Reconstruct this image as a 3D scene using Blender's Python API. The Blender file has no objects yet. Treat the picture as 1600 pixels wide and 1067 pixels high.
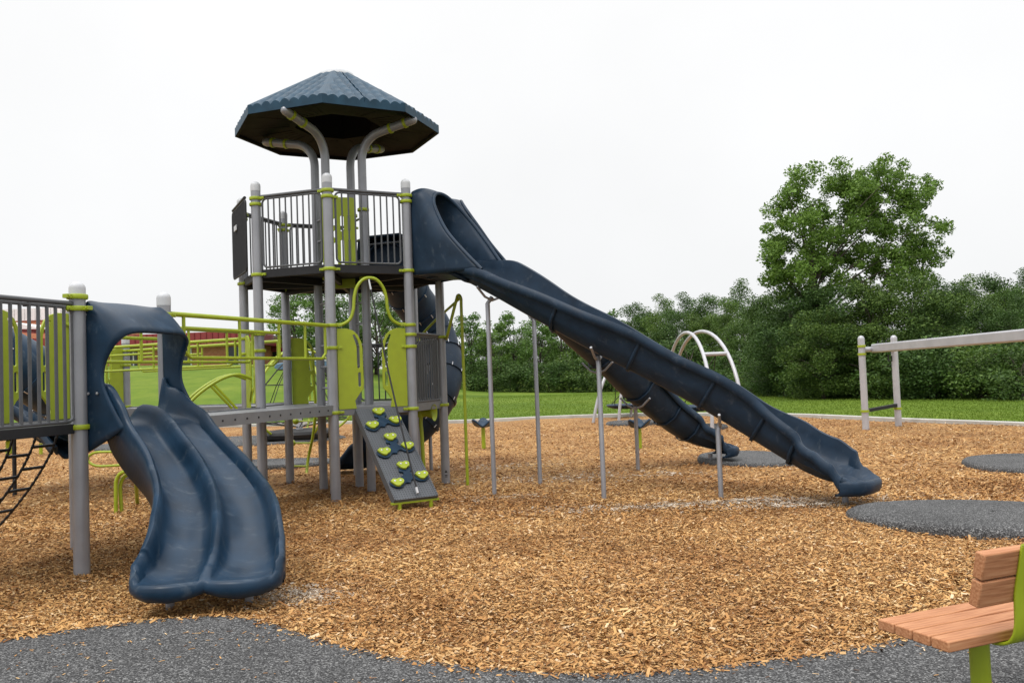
import bpy, bmesh, math, random
import numpy as np
from mathutils import Vector as V, Matrix as Mx, noise as mnoise
R=math.radians; PI=math.pi
random.seed(7); rng=np.random.default_rng(11)
S=bpy.context.scene; COL=S.collection

# ------------------------------------------------------------------ camera, sky, sun, exposure
EYE=1.5431; FPX=1314.37; PITCH=.0392; ROLL=.0373
cam=bpy.data.cameras.new('camera'); cam.sensor_width=36; cam.lens=FPX/1600*36; cam.clip_start=.05; cam.clip_end=2000
camo=bpy.data.objects.new('camera',cam); COL.objects.link(camo)
camo.matrix_world=Mx.Translation((0,0,EYE))@Mx.Rotation(PI/2+PITCH,4,'X')@Mx.Rotation(-ROLL,4,'Z')
S.camera=camo
SUN_EL=R(58); SUN_AZ=R(215)          # azimuth the light comes from, clockwise from +Y
w=bpy.data.worlds.new('World'); S.world=w; w.use_nodes=True
nt=w.node_tree; N=nt.nodes; L=nt.links
bg=N['Background']; bg.inputs['Strength'].default_value=.1
sky=N.new('ShaderNodeTexSky'); sky.sky_type='NISHITA'; sky.sun_disc=False; sky.sun_elevation=SUN_EL; sky.sun_rotation=SUN_AZ
sky.dust_density=4
hs=N.new('ShaderNodeHueSaturation'); hs.inputs['Saturation'].default_value=.15; L.new(sky.outputs[0],hs.inputs['Color'])
tc=N.new('ShaderNodeTexCoord'); sx=N.new('ShaderNodeSeparateXYZ'); L.new(tc.outputs['Generated'],sx.inputs[0])
cr=N.new('ShaderNodeValToRGB'); L.new(sx.outputs['Z'],cr.inputs[0])
cr.color_ramp.elements[0].color=(.565,.571,.577,1); cr.color_ramp.elements[1].color=(1.75,1.75,1.76,1); cr.color_ramp.elements[1].position=.95
e_=cr.color_ramp.elements.new(.5); e_.color=(.625,.626,.627,1)
nz=N.new('ShaderNodeTexNoise'); nz.inputs['Scale'].default_value=2.2; nz.inputs['Detail'].default_value=5; L.new(tc.outputs['Generated'],nz.inputs['Vector'])
mr=N.new('ShaderNodeMapRange'); mr.inputs['To Min'].default_value=13.9; mr.inputs['To Max'].default_value=17.2; L.new(nz.outputs['Fac'],mr.inputs['Value'])
mu=N.new('ShaderNodeMix'); mu.data_type='RGBA'; mu.blend_type='MULTIPLY'; mu.inputs['Factor'].default_value=1; mu.clamp_result=False
L.new(cr.outputs[0],mu.inputs[6]); L.new(mr.outputs[0],mu.inputs[7])
mi=N.new('ShaderNodeMix'); mi.data_type='RGBA'; mi.inputs['Factor'].default_value=.9; mi.clamp_result=False
L.new(hs.outputs[0],mi.inputs[6]); L.new(mu.outputs[2],mi.inputs[7]); L.new(mi.outputs[2],bg.inputs['Color'])
sl=bpy.data.lights.new('sun','SUN'); sl.energy=1.15; sl.angle=R(14); sl.color=(1,.96,.9)
so=bpy.data.objects.new('sun',sl); COL.objects.link(so)
so.rotation_euler=(PI/2-SUN_EL,0,PI-SUN_AZ)
S.view_settings.view_transform='Standard'; S.view_settings.look='None'; S.view_settings.exposure=.16; S.view_settings.gamma=1
S.render.engine='CYCLES'; S.cycles.use_denoising=True; S.cycles.max_bounces=6; S.cycles.diffuse_bounces=3; S.cycles.glossy_bounces=3; S.cycles.transparent_max_bounces=6

# ------------------------------------------------------------------ helpers
def ray(px,py):
    a=px-800;b=py-533.5;c,s=math.cos(ROLL),math.sin(ROLL)
    x=(a*c-b*s)/FPX;u=-(a*s+b*c)/FPX;c,s=math.cos(PITCH),math.sin(PITCH)
    return V((x,c-u*s,s+u*c))
def at(px,py,Y):                       # the point at depth Y seen at a pixel of the photograph
    d=ray(px,py); d=d*(Y/d.y); return V((d.x,Y,EYE+d.z))
def gr(px,py,z=0):                     # the point at height z seen at a pixel
    d=ray(px,py); d=d*((z-EYE)/d.z); return V((d.x,d.y,z))
def tag(o,label=None,cat=None,group=None,kind=None):
    if label:o['label']=label
    if cat:o['category']=cat
    if group:o['group']=group
    if kind:o['kind']=kind
    return o
def empty(name,loc,label,cat,group=None,rz=0):
    o=bpy.data.objects.new(name,None); COL.objects.link(o); o.location=loc; o.rotation_euler=(0,0,rz); o.empty_display_size=.1
    return tag(o,label,cat,group)
def link(name,me,mat,parent=None,world=True):
    o=bpy.data.objects.new(name,me); COL.objects.link(o)
    if mat and not me.materials: me.materials.append(mat)
    if parent is not None:
        o.parent=parent
        if world and parent.type=='EMPTY': o.location=-parent.location   # mesh data is in world coordinates
    return o
def cat_rom(pts,n=8):
    P=[V(p) for p in pts]; P=[P[0]*2-P[1]]+P+[P[-1]*2-P[-2]]; out=[]
    for i in range(1,len(P)-2):
        a,b,c,d=P[i-1:i+3]
        for k in range(n):
            t=k/n; out.append(.5*((2*b)+(c-a)*t+(2*a-5*b+4*c-d)*t*t+(3*b-a-3*c+d)*t**3))
    out.append(P[-2]); return out
def lerp(a,b,t): return a+(b-a)*t
class MB:
    def __init__(s): s.v=[]; s.f=[]; s.m2=None; s.k2=10**9
    def second(s,mt): s.m2=mt; s.k2=len(s.f); return s
    def add(s,v,f):
        o=len(s.v); s.v+=[tuple(p) for p in v]; s.f+=[tuple(i+o for i in q) for q in f]; return s
    def box(s,c,size,ax=None):          # ax: three unit axes
        X,Y,Z=ax or (V((1,0,0)),V((0,1,0)),V((0,0,1))); c=V(c); a,b,d=[q/2 for q in size]
        v=[c+X*(i*a)+Y*(j*b)+Z*(k*d) for i in(-1,1) for j in(-1,1) for k in(-1,1)]
        return s.add(v,[(0,1,3,2),(4,6,7,5),(0,4,5,1),(2,3,7,6),(0,2,6,4),(1,5,7,3)])
    def bar(s,p,q,wd,ht,up=V((0,0,1))):
        p,q=V(p),V(q); x=(q-p); l=x.length; x.normalize(); y=up.cross(x).normalized(); z=x.cross(y)
        return s.box((p+q)/2,(l,wd,ht),(x,y,z))
    def tube(s,pts,r,n=10,closed=False,cap=True):
        P=[V(p) for p in pts]; m=len(P); rs=r if isinstance(r,(list,tuple)) else [r]*m
        T=[(P[(i+1)%m]-P[i-1] if closed else P[min(i+1,m-1)]-P[max(i-1,0)]).normalized() for i in range(m)]
        a=T[0].orthogonal().normalized(); v=[];f=[]
        for i in range(m):
            a=(a-T[i]*a.dot(T[i])).normalized(); b=T[i].cross(a)
            for k in range(n):
                t=2*PI*k/n; v.append(P[i]+(a*math.cos(t)+b*math.sin(t))*rs[i])
        for i in range(m if closed else m-1):
            j=(i+1)%m
            for k in range(n): f.append((i*n+k,i*n+(k+1)%n,j*n+(k+1)%n,j*n+k))
        if cap and not closed: f+=[tuple(range(n-1,-1,-1)),tuple((m-1)*n+k for k in range(n))]
        return s.add(v,f)
    def lathe(s,prof,o=(0,0,0),n=20,axis=None):
        o=V(o); Z=V(axis or (0,0,1)).normalized(); X=Z.orthogonal().normalized() if axis else V((1,0,0)); Y=Z.cross(X); v=[];f=[]
        for r,z in prof:
            for k in range(n): t=2*PI*k/n; v.append(o+X*(r*math.cos(t))+Y*(r*math.sin(t))+Z*z)
        for i in range(len(prof)-1):
            for k in range(n): f.append((i*n+k,i*n+(k+1)%n,(i+1)*n+(k+1)%n,(i+1)*n+k))
        if prof[0][0]>1e-6: f.append(tuple(range(n-1,-1,-1)))
        if prof[-1][0]>1e-6: f.append(tuple((len(prof)-1)*n+k for k in range(n)))
        return s.add(v,f)
    def grid(s,rows,closed=False):
        n=len(rows[0]); v=[p for r in rows for p in r]; f=[]
        for i in range(len(rows)-1):
            for k in range(n if closed else n-1):
                f.append((i*n+k,i*n+(k+1)%n,(i+1)*n+(k+1)%n,(i+1)*n+k))
        return s.add(v,f)
    def build(s,name,mat,parent=None,smooth=40,bevel=0,solid=0,off=0,sub=0,world=True):
        me=bpy.data.meshes.new(name); me.from_pydata(s.v,[],s.f); me.update()
        if s.m2:
            me.materials.append(mat); me.materials.append(s.m2)
            for q in me.polygons: q.material_index=int(q.index>=s.k2)
        bm=bmesh.new(); bm.from_mesh(me); bmesh.ops.remove_doubles(bm,verts=bm.verts,dist=1e-5)
        if not solid: bmesh.ops.recalc_face_normals(bm,faces=bm.faces)
        bm.to_mesh(me); bm.free()
        if smooth: me.shade_smooth(); me.set_sharp_from_angle(angle=R(smooth))
        o=link(name,me,mat,parent,world)
        if solid: m=o.modifiers.new('s','SOLIDIFY'); m.thickness=solid; m.offset=off
        if bevel: m=o.modifiers.new('b','BEVEL'); m.width=bevel; m.segments=2; m.limit_method='ANGLE'
        if sub: m=o.modifiers.new('u','SUBSURF'); m.levels=sub; m.render_levels=sub
        return o
def panel(name,outline,holes,th,o,X,Z,mat,parent,bev=.004):
    cu=bpy.data.curves.new(name,'CURVE'); cu.dimensions='2D'; cu.fill_mode='BOTH'; cu.extrude=th/2-bev; cu.bevel_depth=bev; cu.bevel_resolution=1
    for pts in [outline]+holes:
        sp=cu.splines.new('POLY'); sp.points.add(len(pts)-1); sp.use_cyclic_u=True
        for i,p in enumerate(pts): sp.points[i].co=(p[0],p[1],0,1)
    t=bpy.data.objects.new('t',cu); me=bpy.data.meshes.new_from_object(t); bpy.data.objects.remove(t); bpy.data.curves.remove(cu)
    X=V(X).normalized(); Z=V(Z).normalized(); Y=Z.cross(X)
    M=Mx(((X.x,Z.x,-Y.x,o[0]),(X.y,Z.y,-Y.y,o[1]),(X.z,Z.z,-Y.z,o[2]),(0,0,0,1))); me.transform(M); me.name=name; me.materials.clear()
    me.set_sharp_from_angle(angle=R(35))
    return link(name,me,mat,parent)
def rrect(x0,y0,x1,y1,r,n=5):
    out=[]
    for cx,cy,a in((x1-r,y0+r,-90),(x1-r,y1-r,0),(x0+r,y1-r,90),(x0+r,y0+r,180)):
        for k in range(n+1): t=R(a+90*k/n); out.append((cx+r*math.cos(t),cy+r*math.sin(t)))
    return out

# ------------------------------------------------------------------ materials
def mat(name,col,rough=.5,metal=0,var=.12,scale=6,bump=0,bscale=60,spec=.5,rvar=.1,coat=0):
    m=bpy.data.materials.new(name); m.use_nodes=True; nt=m.node_tree; N=nt.nodes; L=nt.links; b=N['Principled BSDF']
    b.inputs['Metallic'].default_value=metal; b.inputs['Specular IOR Level'].default_value=spec
    tc=N.new('ShaderNodeTexCoord'); n=N.new('ShaderNodeTexNoise'); n.inputs['Scale'].default_value=scale; n.inputs['Detail'].default_value=6; L.new(tc.outputs['Object'],n.inputs['Vector'])
    r=N.new('ShaderNodeValToRGB'); r.color_ramp.elements[0].position=.3; r.color_ramp.elements[1].position=.7
    r.color_ramp.elements[0].color=(*[c*(1-var) for c in col],1); r.color_ramp.elements[1].color=(*[min(1,c*(1+var)) for c in col],1)
    L.new(n.outputs['Fac'],r.inputs[0]); L.new(r.outputs[0],b.inputs['Base Color'])
    q=N.new('ShaderNodeMapRange'); q.inputs['To Min'].default_value=max(.05,rough-rvar); q.inputs['To Max'].default_value=min(1,rough+rvar); L.new(n.outputs['Fac'],q.inputs['Value']); L.new(q.outputs[0],b.inputs['Roughness'])
    if coat: b.inputs['Coat Weight'].default_value=coat
    if bump:
        n2=N.new('ShaderNodeTexNoise'); n2.inputs['Scale'].default_value=bscale; n2.inputs['Detail'].default_value=3; L.new(tc.outputs['Object'],n2.inputs['Vector'])
        bp=N.new('ShaderNodeBump'); bp.inputs['Strength'].default_value=bump; bp.inputs['Distance'].default_value=.01; L.new(n2.outputs['Fac'],bp.inputs['Height']); L.new(bp.outputs[0],b.inputs['Normal'])
    m['_']=1
    return m
NAVY=mat('navy plastic',(.012,.027,.050),.45,0,.25,5,.06,90,spec=.22,rvar=.12)
NAVYS=mat('navy slide plastic',(.0085,.027,.054),.36,0,.3,4,.05,70,spec=.25,rvar=.14)
def scuff(m,col,sc,amt):
    nt=m.node_tree; b=nt.nodes['Principled BSDF']; src=b.inputs['Base Color'].links[0].from_socket
    t=nt.nodes.new('ShaderNodeTexCoord'); mp=nt.nodes.new('ShaderNodeMapping'); mp.inputs['Scale'].default_value=sc; mp.inputs['Rotation'].default_value=(0,0,.35); n=nt.nodes.new('ShaderNodeTexNoise'); n.inputs['Scale'].default_value=3; n.inputs['Detail'].default_value=9; n.inputs['Roughness'].default_value=.72
    nt.links.new(t.outputs['Object'],mp.inputs[0]); nt.links.new(mp.outputs[0],n.inputs['Vector']); r=nt.nodes.new('ShaderNodeMapRange'); r.inputs['From Min'].default_value=.56; r.inputs['From Max'].default_value=.80; r.inputs['To Max'].default_value=amt; nt.links.new(n.outputs['Fac'],r.inputs['Value'])
    x=nt.nodes.new('ShaderNodeMix'); x.data_type='RGBA'; nt.links.new(r.outputs[0],x.inputs['Factor']); nt.links.new(src,x.inputs[6]); x.inputs[7].default_value=(*col,1); nt.links.new(x.outputs[2],b.inputs['Base Color'])
scuff(NAVYS,(.16,.19,.21),(1.5,5,1.5),.5); scuff(NAVY,(.14,.16,.18),(2,6,2),.42)
ROOF=mat('navy roof plastic',(.018,.052,.087),.5,0,.22,5,.08,80,spec=.2)
LIME=mat('lime painted steel',(.29,.36,.015),.38,0,.08,7,.03,120)
LIMEP=mat('lime plastic sheet',(.29,.355,.014),.5,0,.06,9,.05,150)
GREY=mat('grey painted steel post',(.275,.28,.305),.38,.3,.1,4,.03,90)
scuff(GREY,(.20,.17,.14),(9,9,1.2),.45)
CAPM=mat('pale grey cap',(.47,.48,.50),.45,0,.06,8)
PALE=mat('white painted steel',(.42,.42,.445),.35,.15,.07,4,.03,80)
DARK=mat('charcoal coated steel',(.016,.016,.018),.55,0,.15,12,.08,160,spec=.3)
RAILM=mat('grey coated rail',(.075,.078,.085),.45,0,.12,12,.08,160)
BLACK=mat('black rubber',(.012,.012,.013),.7,0,.2,20,.1,200)
STEEL=mat('zinc bolt',(.6,.6,.62),.3,.9,.05,20)
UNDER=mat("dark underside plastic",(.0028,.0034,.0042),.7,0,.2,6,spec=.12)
def perforated(name,col,sc=38,lim=.3):
    m=mat(name,col,.5,.1,.1,5); nt=m.node_tree; N=nt.nodes; L=nt.links; b=N['Principled BSDF']
    tc=N.new('ShaderNodeUVMap'); v=N.new('ShaderNodeTexVoronoi'); v.inputs['Scale'].default_value=sc; v.inputs['Randomness'].default_value=0
    L.new(tc.outputs[0],v.inputs['Vector']); lt=N.new('ShaderNodeMath'); lt.operation='LESS_THAN'; lt.inputs[1].default_value=lim; L.new(v.outputs['Distance'],lt.inputs[0])
    mx=N.new('ShaderNodeMix'); mx.data_type='RGBA'; src=b.inputs['Base Color'].links[0].from_socket
    L.new(src,mx.inputs[6]); mx.inputs[7].default_value=(.012,.012,.013,1); L.new(lt.outputs[0],mx.inputs['Factor']); L.new(mx.outputs[2],b.inputs['Base Color'])
    bp=N.new('ShaderNodeBump'); bp.invert=True; bp.inputs['Distance'].default_value=.006; L.new(lt.outputs[0],bp.inputs['Height']); L.new(bp.outputs[0],b.inputs['Normal'])
    return m
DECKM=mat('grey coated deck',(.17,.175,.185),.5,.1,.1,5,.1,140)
RAMPM=perforated('perforated grey ramp',(.078,.085,.096),30,.2)
def ramp_col(m,stops,fac_socket):
    nt=m.node_tree; r=nt.nodes.new('ShaderNodeValToRGB'); e=r.color_ramp.elements
    while len(e)<len(stops): e.new(.5)
    for i,(p,c) in enumerate(stops): e[i].position=p; e[i].color=(*c,1)
    nt.links.new(fac_socket,r.inputs[0]); return r.outputs[0]
def noise_node(m,scale,detail=5,coord='Object',rough=.5,dist=0):
    nt=m.node_tree; t=nt.nodes.new('ShaderNodeTexCoord'); n=nt.nodes.new('ShaderNodeTexNoise'); n.inputs['Scale'].default_value=scale; n.inputs['Detail'].default_value=detail; n.inputs['Roughness'].default_value=rough; n.inputs['Distortion'].default_value=dist
    nt.links.new(t.outputs[coord],n.inputs['Vector']); return n
def blank(name,rough=.9,spec=.2):
    m=bpy.data.materials.new(name); m.use_nodes=True; b=m.node_tree.nodes['Principled BSDF']; b.inputs['Roughness'].default_value=rough; b.inputs['Specular IOR Level'].default_value=spec; return m,b
def mixc(m,a,b,f,mode='MIX'):
    x=m.node_tree.nodes.new('ShaderNodeMix'); x.data_type='RGBA'; x.blend_type=mode
    for s,k in((a,6),(b,7)):
        if isinstance(s,tuple): x.inputs[k].default_value=(*s,1)
        else: m.node_tree.links.new(s,x.inputs[k])
    if isinstance(f,float): x.inputs['Factor'].default_value=f
    else: m.node_tree.links.new(f,x.inputs['Factor'])
    return x.outputs[2]
def bumped(m,b,sock,strength,dist):
    bp=m.node_tree.nodes.new('ShaderNodeBump'); bp.inputs['Strength'].default_value=strength; bp.inputs['Distance'].default_value=dist
    m.node_tree.links.new(sock,bp.inputs['Height']); m.node_tree.links.new(bp.outputs[0],b.inputs['Normal'])
# wood chip bed
MULCH,b=blank('wood chip bed'); lk=MULCH.node_tree.links
v=MULCH.node_tree.nodes.new('ShaderNodeTexVoronoi'); v.inputs['Scale'].default_value=42
t=MULCH.node_tree.nodes.new('ShaderNodeTexCoord'); mp=MULCH.node_tree.nodes.new('ShaderNodeMapping'); mp.inputs['Scale'].default_value=(1,1.7,1); mp.inputs['Rotation'].default_value=(0,0,.3)
wn=noise_node(MULCH,9,3); wx=mixc(MULCH,t.outputs['Object'],wn.outputs['Color'],.06)
lk.new(wx,mp.inputs[0]); lk.new(mp.outputs[0],v.inputs['Vector'])
sp=MULCH.node_tree.nodes.new('ShaderNodeSeparateColor'); lk.new(v.outputs['Color'],sp.inputs[0])
c1=ramp_col(MULCH,[(0,(.09,.04,.016)),(.25,(.25,.12,.042)),(.5,(.40,.212,.078)),(.75,(.50,.295,.115)),(1,(.57,.39,.19))],sp.outputs[0])
big=noise_node(MULCH,.55,5,rough=.6); c2=ramp_col(MULCH,[(.3,(.68,.6,.56)),(.62,(1,1,1))],big.outputs['Fac'])
c3=mixc(MULCH,c1,c2,1.0,'MULTIPLY'); lk.new(c3,b.inputs['Base Color']); bumped(MULCH,b,v.outputs['Distance'],.9,.02)
def islands(name,stops,rough=.85,spec=.15,trans=0,tint=None):
    m,b=blank(name,rough,spec); g=m.node_tree.nodes.new('ShaderNodeNewGeometry'); c=ramp_col(m,stops,g.outputs['Random Per Island'])
    if tint:
        n=noise_node(m,tint[0],4); k=ramp_col(m,[(.35,tint[1]),(.62,tint[2])],n.outputs['Fac']); c=mixc(m,c,k,1.0,'MULTIPLY')
    if trans and name.startswith('leaf'):
        oi=m.node_tree.nodes.new('ShaderNodeObjectInfo'); c=mixc(m,c,ramp_col(m,[(0,(.70,.78,.78)),(.5,(.92,.95,.95)),(1,(1.25,1.15,.92))],oi.outputs['Random']),1.0,'MULTIPLY')
    m.node_tree.links.new(c,b.inputs['Base Color'])
    if trans:
        tr=m.node_tree.nodes.new('ShaderNodeBsdfTranslucent'); m.node_tree.links.new(c,tr.inputs['Color']); ad=m.node_tree.nodes.new('ShaderNodeMixShader'); ad.inputs[0].default_value=trans
        out=m.node_tree.nodes['Material Output']; m.node_tree.links.new(b.outputs[0],ad.inputs[1]); m.node_tree.links.new(tr.outputs[0],ad.inputs[2]); m.node_tree.links.new(ad.outputs[0],out.inputs['Surface'])
    return m
CHIP=islands('wood chip',[(0,(.075,.034,.014)),(.14,(.26,.122,.042)),(.4,(.46,.245,.086)),(.75,(.58,.345,.135)),(.94,(.65,.45,.22)),(1,(.68,.54,.37))],.8,.2,0,(.55,(.68,.6,.56),(1,1,1)))
PALECHIP=islands('bleached wood shred',[(0,(.28,.22,.16)),(.5,(.45,.38,.30)),(1,(.60,.53,.45))])
# grass
GRASS,b=blank('lawn',.9,.1); n1=noise_node(GRASS,.13,6); n2=noise_node(GRASS,6,6,rough=.75); n3=noise_node(GRASS,.9,4)
c1=ramp_col(GRASS,[(.3,(.075,.125,.016)),(.5,(.105,.165,.020)),(.72,(.155,.205,.032))],n1.outputs['Fac'])
c2=ramp_col(GRASS,[(.25,(.80,.83,.78)),(.7,(1.08,1.06,1.04))],n2.outputs['Fac']); c3=ramp_col(GRASS,[(.3,(.80,.86,.8)),(.7,(1.12,1.07,1.0))],n3.outputs['Fac'])
c=mixc(GRASS,mixc(GRASS,c1,c2,1.0,'MULTIPLY'),c3,1.0,'MULTIPLY')
GRASS.node_tree.links.new(c,b.inputs['Base Color']); bumped(GRASS,b,n2.outputs['Fac'],.12,.03)
BLADE=islands('grass blade',[(0,(.125,.195,.022)),(.5,(.14,.215,.026)),(1,(.16,.235,.032))],.7,.2,.3)
# rubber
def rubber(name,k):
    m,b=blank(name,.75,.3); v=m.node_tree.nodes.new('ShaderNodeTexVoronoi'); v.inputs['Scale'].default_value=k; t=m.node_tree.nodes.new('ShaderNodeTexCoord'); m.node_tree.links.new(t.outputs['Object'],v.inputs['Vector'])
    s=m.node_tree.nodes.new('ShaderNodeSeparateColor'); m.node_tree.links.new(v.outputs['Color'],s.inputs[0])
    c=ramp_col(m,[(0,(.014,.014,.0145)),(.4,(.038,.038,.039)),(.7,(.082,.082,.083)),(.9,(.16,.16,.16)),(1,(.27,.27,.265))],s.outputs[0])
    n=noise_node(m,1.1,6); c2=ramp_col(m,[(.3,(.8,.8,.8)),(.7,(1.15,1.15,1.15))],n.outputs['Fac'])
    m.node_tree.links.new(mixc(m,c,c2,1.0,'MULTIPLY'),b.inputs['Base Color']); bumped(m,b,v.outputs['Distance'],.7,.006); return m
RUBBER=rubber('speckled rubber surfacing',130)
CONC=mat('concrete kerb',(.42,.41,.38),.85,0,.15,3,.3,50)
BARK=mat('bark',(.07,.055,.045),.9,0,.3,6,.6,25)
def brick(name,a,b2,mortar,sc):
    m,b=blank(name,.85,.2); n=m.node_tree.nodes.new('ShaderNodeTexBrick'); t=m.node_tree.nodes.new('ShaderNodeTexCoord'); mp=m.node_tree.nodes.new('ShaderNodeMapping'); mp.inputs['Rotation'].default_value=(PI/2,0,0)
    m.node_tree.links.new(t.outputs['Object'],mp.inputs[0]); m.node_tree.links.new(mp.outputs[0],n.inputs['Vector'])
    n.inputs['Color1'].default_value=(*a,1); n.inputs['Color2'].default_value=(*b2,1); n.inputs['Mortar'].default_value=(*mortar,1); n.inputs['Scale'].default_value=sc
    m.node_tree.links.new(n.outputs['Color'],b.inputs['Base Color']); return m
BRICK=brick('red brick',(.45,.17,.085),(.54,.23,.12),(.48,.31,.21),2.2)
REDMET=mat('red metal fascia',(.24,.03,.032),.45,.1,.08,2)
WHITE=mat('white cladding',(.72,.72,.70),.7,0,.06,1.5)
CREAM=mat('cream wall',(.62,.56,.48),.8,0,.06,1.5)
GLASS=mat('dark window glass',(.02,.03,.04),.1,0,.05,2)
WOOD,b=blank('orange composite board',.6,.3); t=WOOD.node_tree.nodes.new('ShaderNodeTexCoord'); mp=WOOD.node_tree.nodes.new('ShaderNodeMapping'); mp.inputs['Scale'].default_value=(2.5,45,45)
n=WOOD.node_tree.nodes.new('ShaderNodeTexNoise'); n.inputs['Scale'].default_value=2; n.inputs['Detail'].default_value=8; WOOD.node_tree.links.new(t.outputs['Object'],mp.inputs[0]); WOOD.node_tree.links.new(mp.outputs[0],n.inputs['Vector'])
c=ramp_col(WOOD,[(.3,(.29,.115,.048)),(.5,(.42,.185,.085)),(.72,(.52,.265,.135))],n.outputs['Fac']); WOOD.node_tree.links.new(c,b.inputs['Base Color']); bumped(WOOD,b,n.outputs['Fac'],.35,.003)

# ------------------------------------------------------------------ ground
KERB=[(-60,16),(-30,25),(-17.5,28.9),(-11,30.6),(-6.5,30.4),(-2.2,28.2),(1.7,28.6),(5,27.8),(8.0,24.9),(9.7,21.0),(11.2,18.0),(13.5,13),(15,6),(15,-12),(-60,-12)]
def sst(a,b,x): t=max(0,min(1,(x-a)/(b-a))); return t*t*(3-2*t)
def hill(x,y):
    z=-.07
    z+=3.1*sst(-2,-19,x)*sst(33,62,y)+.35*mnoise.noise((x*.05,y*.05,1))*sst(35,60,y)
    z-=.5*sst(8,60,x)*sst(30,60,y)
    return z
def frange(a,b,n): return [a+(b-a)*i/n for i in range(n+1)]
xs=sorted(set(frange(-300,-70,10)+frange(-70,60,65)+frange(60,300,10))); ys=sorted(set(frange(-60,20,8)+frange(20,120,60)+frange(120,900,12)))
m=MB(); m.grid([[(x,y,hill(x,y)) for x in xs] for y in ys]); lawn=m.build('lawn',GRASS); tag(lawn,kind='structure')
# wood chip bed: one sheet bounded by the kerb
def inside(px,py,poly):
    c=False; j=len(poly)-1
    for i in range(len(poly)):
        xi,yi=poly[i][:2]; xj,yj=poly[j][:2]
        if (yi>py)!=(yj>py) and px<(xj-xi)*(py-yi)/(yj-yi)+xi: c=not c
        j=i
    return c
def inside_np(X,Y,poly):
    c=np.zeros(len(X),bool); j=len(poly)-1
    for i in range(len(poly)):
        xi,yi=poly[i][:2]; xj,yj=poly[j][:2]
        if yi!=yj: c^=((yi>Y)!=(yj>Y))&(X<(xj-xi)*(Y-yi)/(yj-yi)+xi)
        j=i
    return c
def mz(x,y):                           # surface of the chip bed
    return .036*mnoise.noise((x*.9,y*.9,0))+.012*mnoise.noise((x*2.7,y*2.7,5))-.05*math.exp(-((x+2.1)**2+(y-5.7)**2)/.25)*.4
bm=bmesh.new(); vs=[bm.verts.new((x,y,0)) for x,y in KERB]; bm.faces.new(vs)
bmesh.ops.triangulate(bm,faces=bm.faces)
def cut(axis,vals):
    for q in vals:
        no=V((1,0,0)) if axis==0 else V((0,1,0)); co=no*q
        bmesh.ops.bisect_plane(bm,geom=bm.verts[:]+bm.edges[:]+bm.faces[:],plane_co=co,plane_no=no)
cut(0,frange(-12,12,80)); cut(1,frange(3,24,70))
for v in bm.verts: v.co.z=mz(v.co.x,v.co.y)
me=bpy.data.meshes.new('wood_chip_bed'); bm.to_mesh(me); bm.free(); me.shade_smooth()
tag(link('wood_chip_bed',me,MULCH),kind='structure')
# kerb
m=MB(); K=cat_rom([(x,y,0) for x,y in KERB[:14]],6); rows=[]
for i,p in enumerate(K):
    t=(K[min(i+1,len(K)-1)]-K[max(i-1,0)]).normalized(); nrm=V((-t.y,t.x,0))
    rows.append([p+nrm*a+V((0,0,z)) for a,z in((-.09,-.1),(-.09,.085),(-.075,.1),(.075,.1),(.09,.085),(.09,-.1))])
m.grid(rows); tag(m.build('kerb',CONC,bevel=0),kind='structure')
# rubber path in front and the rubber mats
PATH=[(-30,2.6),(-12,3.3),(-6,4.35),(-4.2,4.95),(-3.24,5.27),(-2.79,5.46),(-2.39,5.6),(-2.06,5.62),(-1.73,5.52),(-1.3,5.13),(-.77,4.72),(-.4,4.53),(.1,4.35),(.58,4.30),(1.08,4.36),(1.63,4.50),(2.18,4.68),(2.8,4.8),(3.8,5.0),(7,5.3),(14,5.6),(14,-11),(-30,-11)]
def wob(pts,n,amp):
    P=cat_rom([(x,y,0) for x,y in pts],n); return [(p.x+amp*mnoise.noise((p.x*6,p.y*6,2)),p.y+amp*mnoise.noise((p.x*6,p.y*6,8))) for p in P]
PATHW=wob(PATH[:21],10,.03)+PATH[21:]
def sheet(name,poly,mt,z0,dome=0,kind='structure'):
    bm=bmesh.new(); vs=[bm.verts.new((x,y,z0)) for x,y in poly]; bm.faces.new(vs); 
    ex=bmesh.ops.extrude_face_region(bm,geom=bm.faces[:]); 
    for g in ex['geom']:
        if isinstance(g,bmesh.types.BMVert): g.co.z-=.08
    bmesh.ops.recalc_face_normals(bm,faces=bm.faces); bmesh.ops.triangulate(bm,faces=bm.faces)
    me=bpy.data.meshes.new(name); bm.to_mesh(me); bm.free(); return tag(link(name,me,mt),kind=kind)
sheet('rubber_path',PATHW,RUBBER,.026)
def mound(c,ax,bx,rz,h=.10):
    m=MB(); rows=[]; out=[]
    for k,(f,z) in enumerate([(1.0,-.06),(1.0,.022),(.985,.05),(.95,.075),(.85,h*.9),(.6,h*.98),(.3,h),(.02,h)]):
        row=[]
        for i in range(72):
            t=2*PI*i/72; q=1+.035*mnoise.noise((math.cos(t)*2,math.sin(t)*2,c[0])); x=ax*f*q*math.cos(t); y=bx*f*q*math.sin(t)
            row.append((c[0]+x*math.cos(rz)-y*math.sin(rz),c[1]+x*math.sin(rz)+y*math.cos(rz),z))
        rows.append(row)
        if k==0: out=[(p[0],p[1]) for p in row]
    m.grid(rows,True); o=m.build('rubber_mat',RUBBER,smooth=60); tag(o,kind='structure'); return out
MATS=[mound((4.45,7.95),1.3,.86,R(-28)),mound((7.3,11.75),.95,1.1,R(0),.06),mound((3.78,13.75),.78,1.1,R(10),.05),mound(tuple(gr(992,662))[:2],.85,.8,0,.035),mound(tuple(gr(1088,669))[:2],.80,.8,0,.035),
      mound((-8.0,22.6),3.4,1.7,R(0),.04),mound((-4.7,15.9),1.3,.7,0,.04)]

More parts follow.
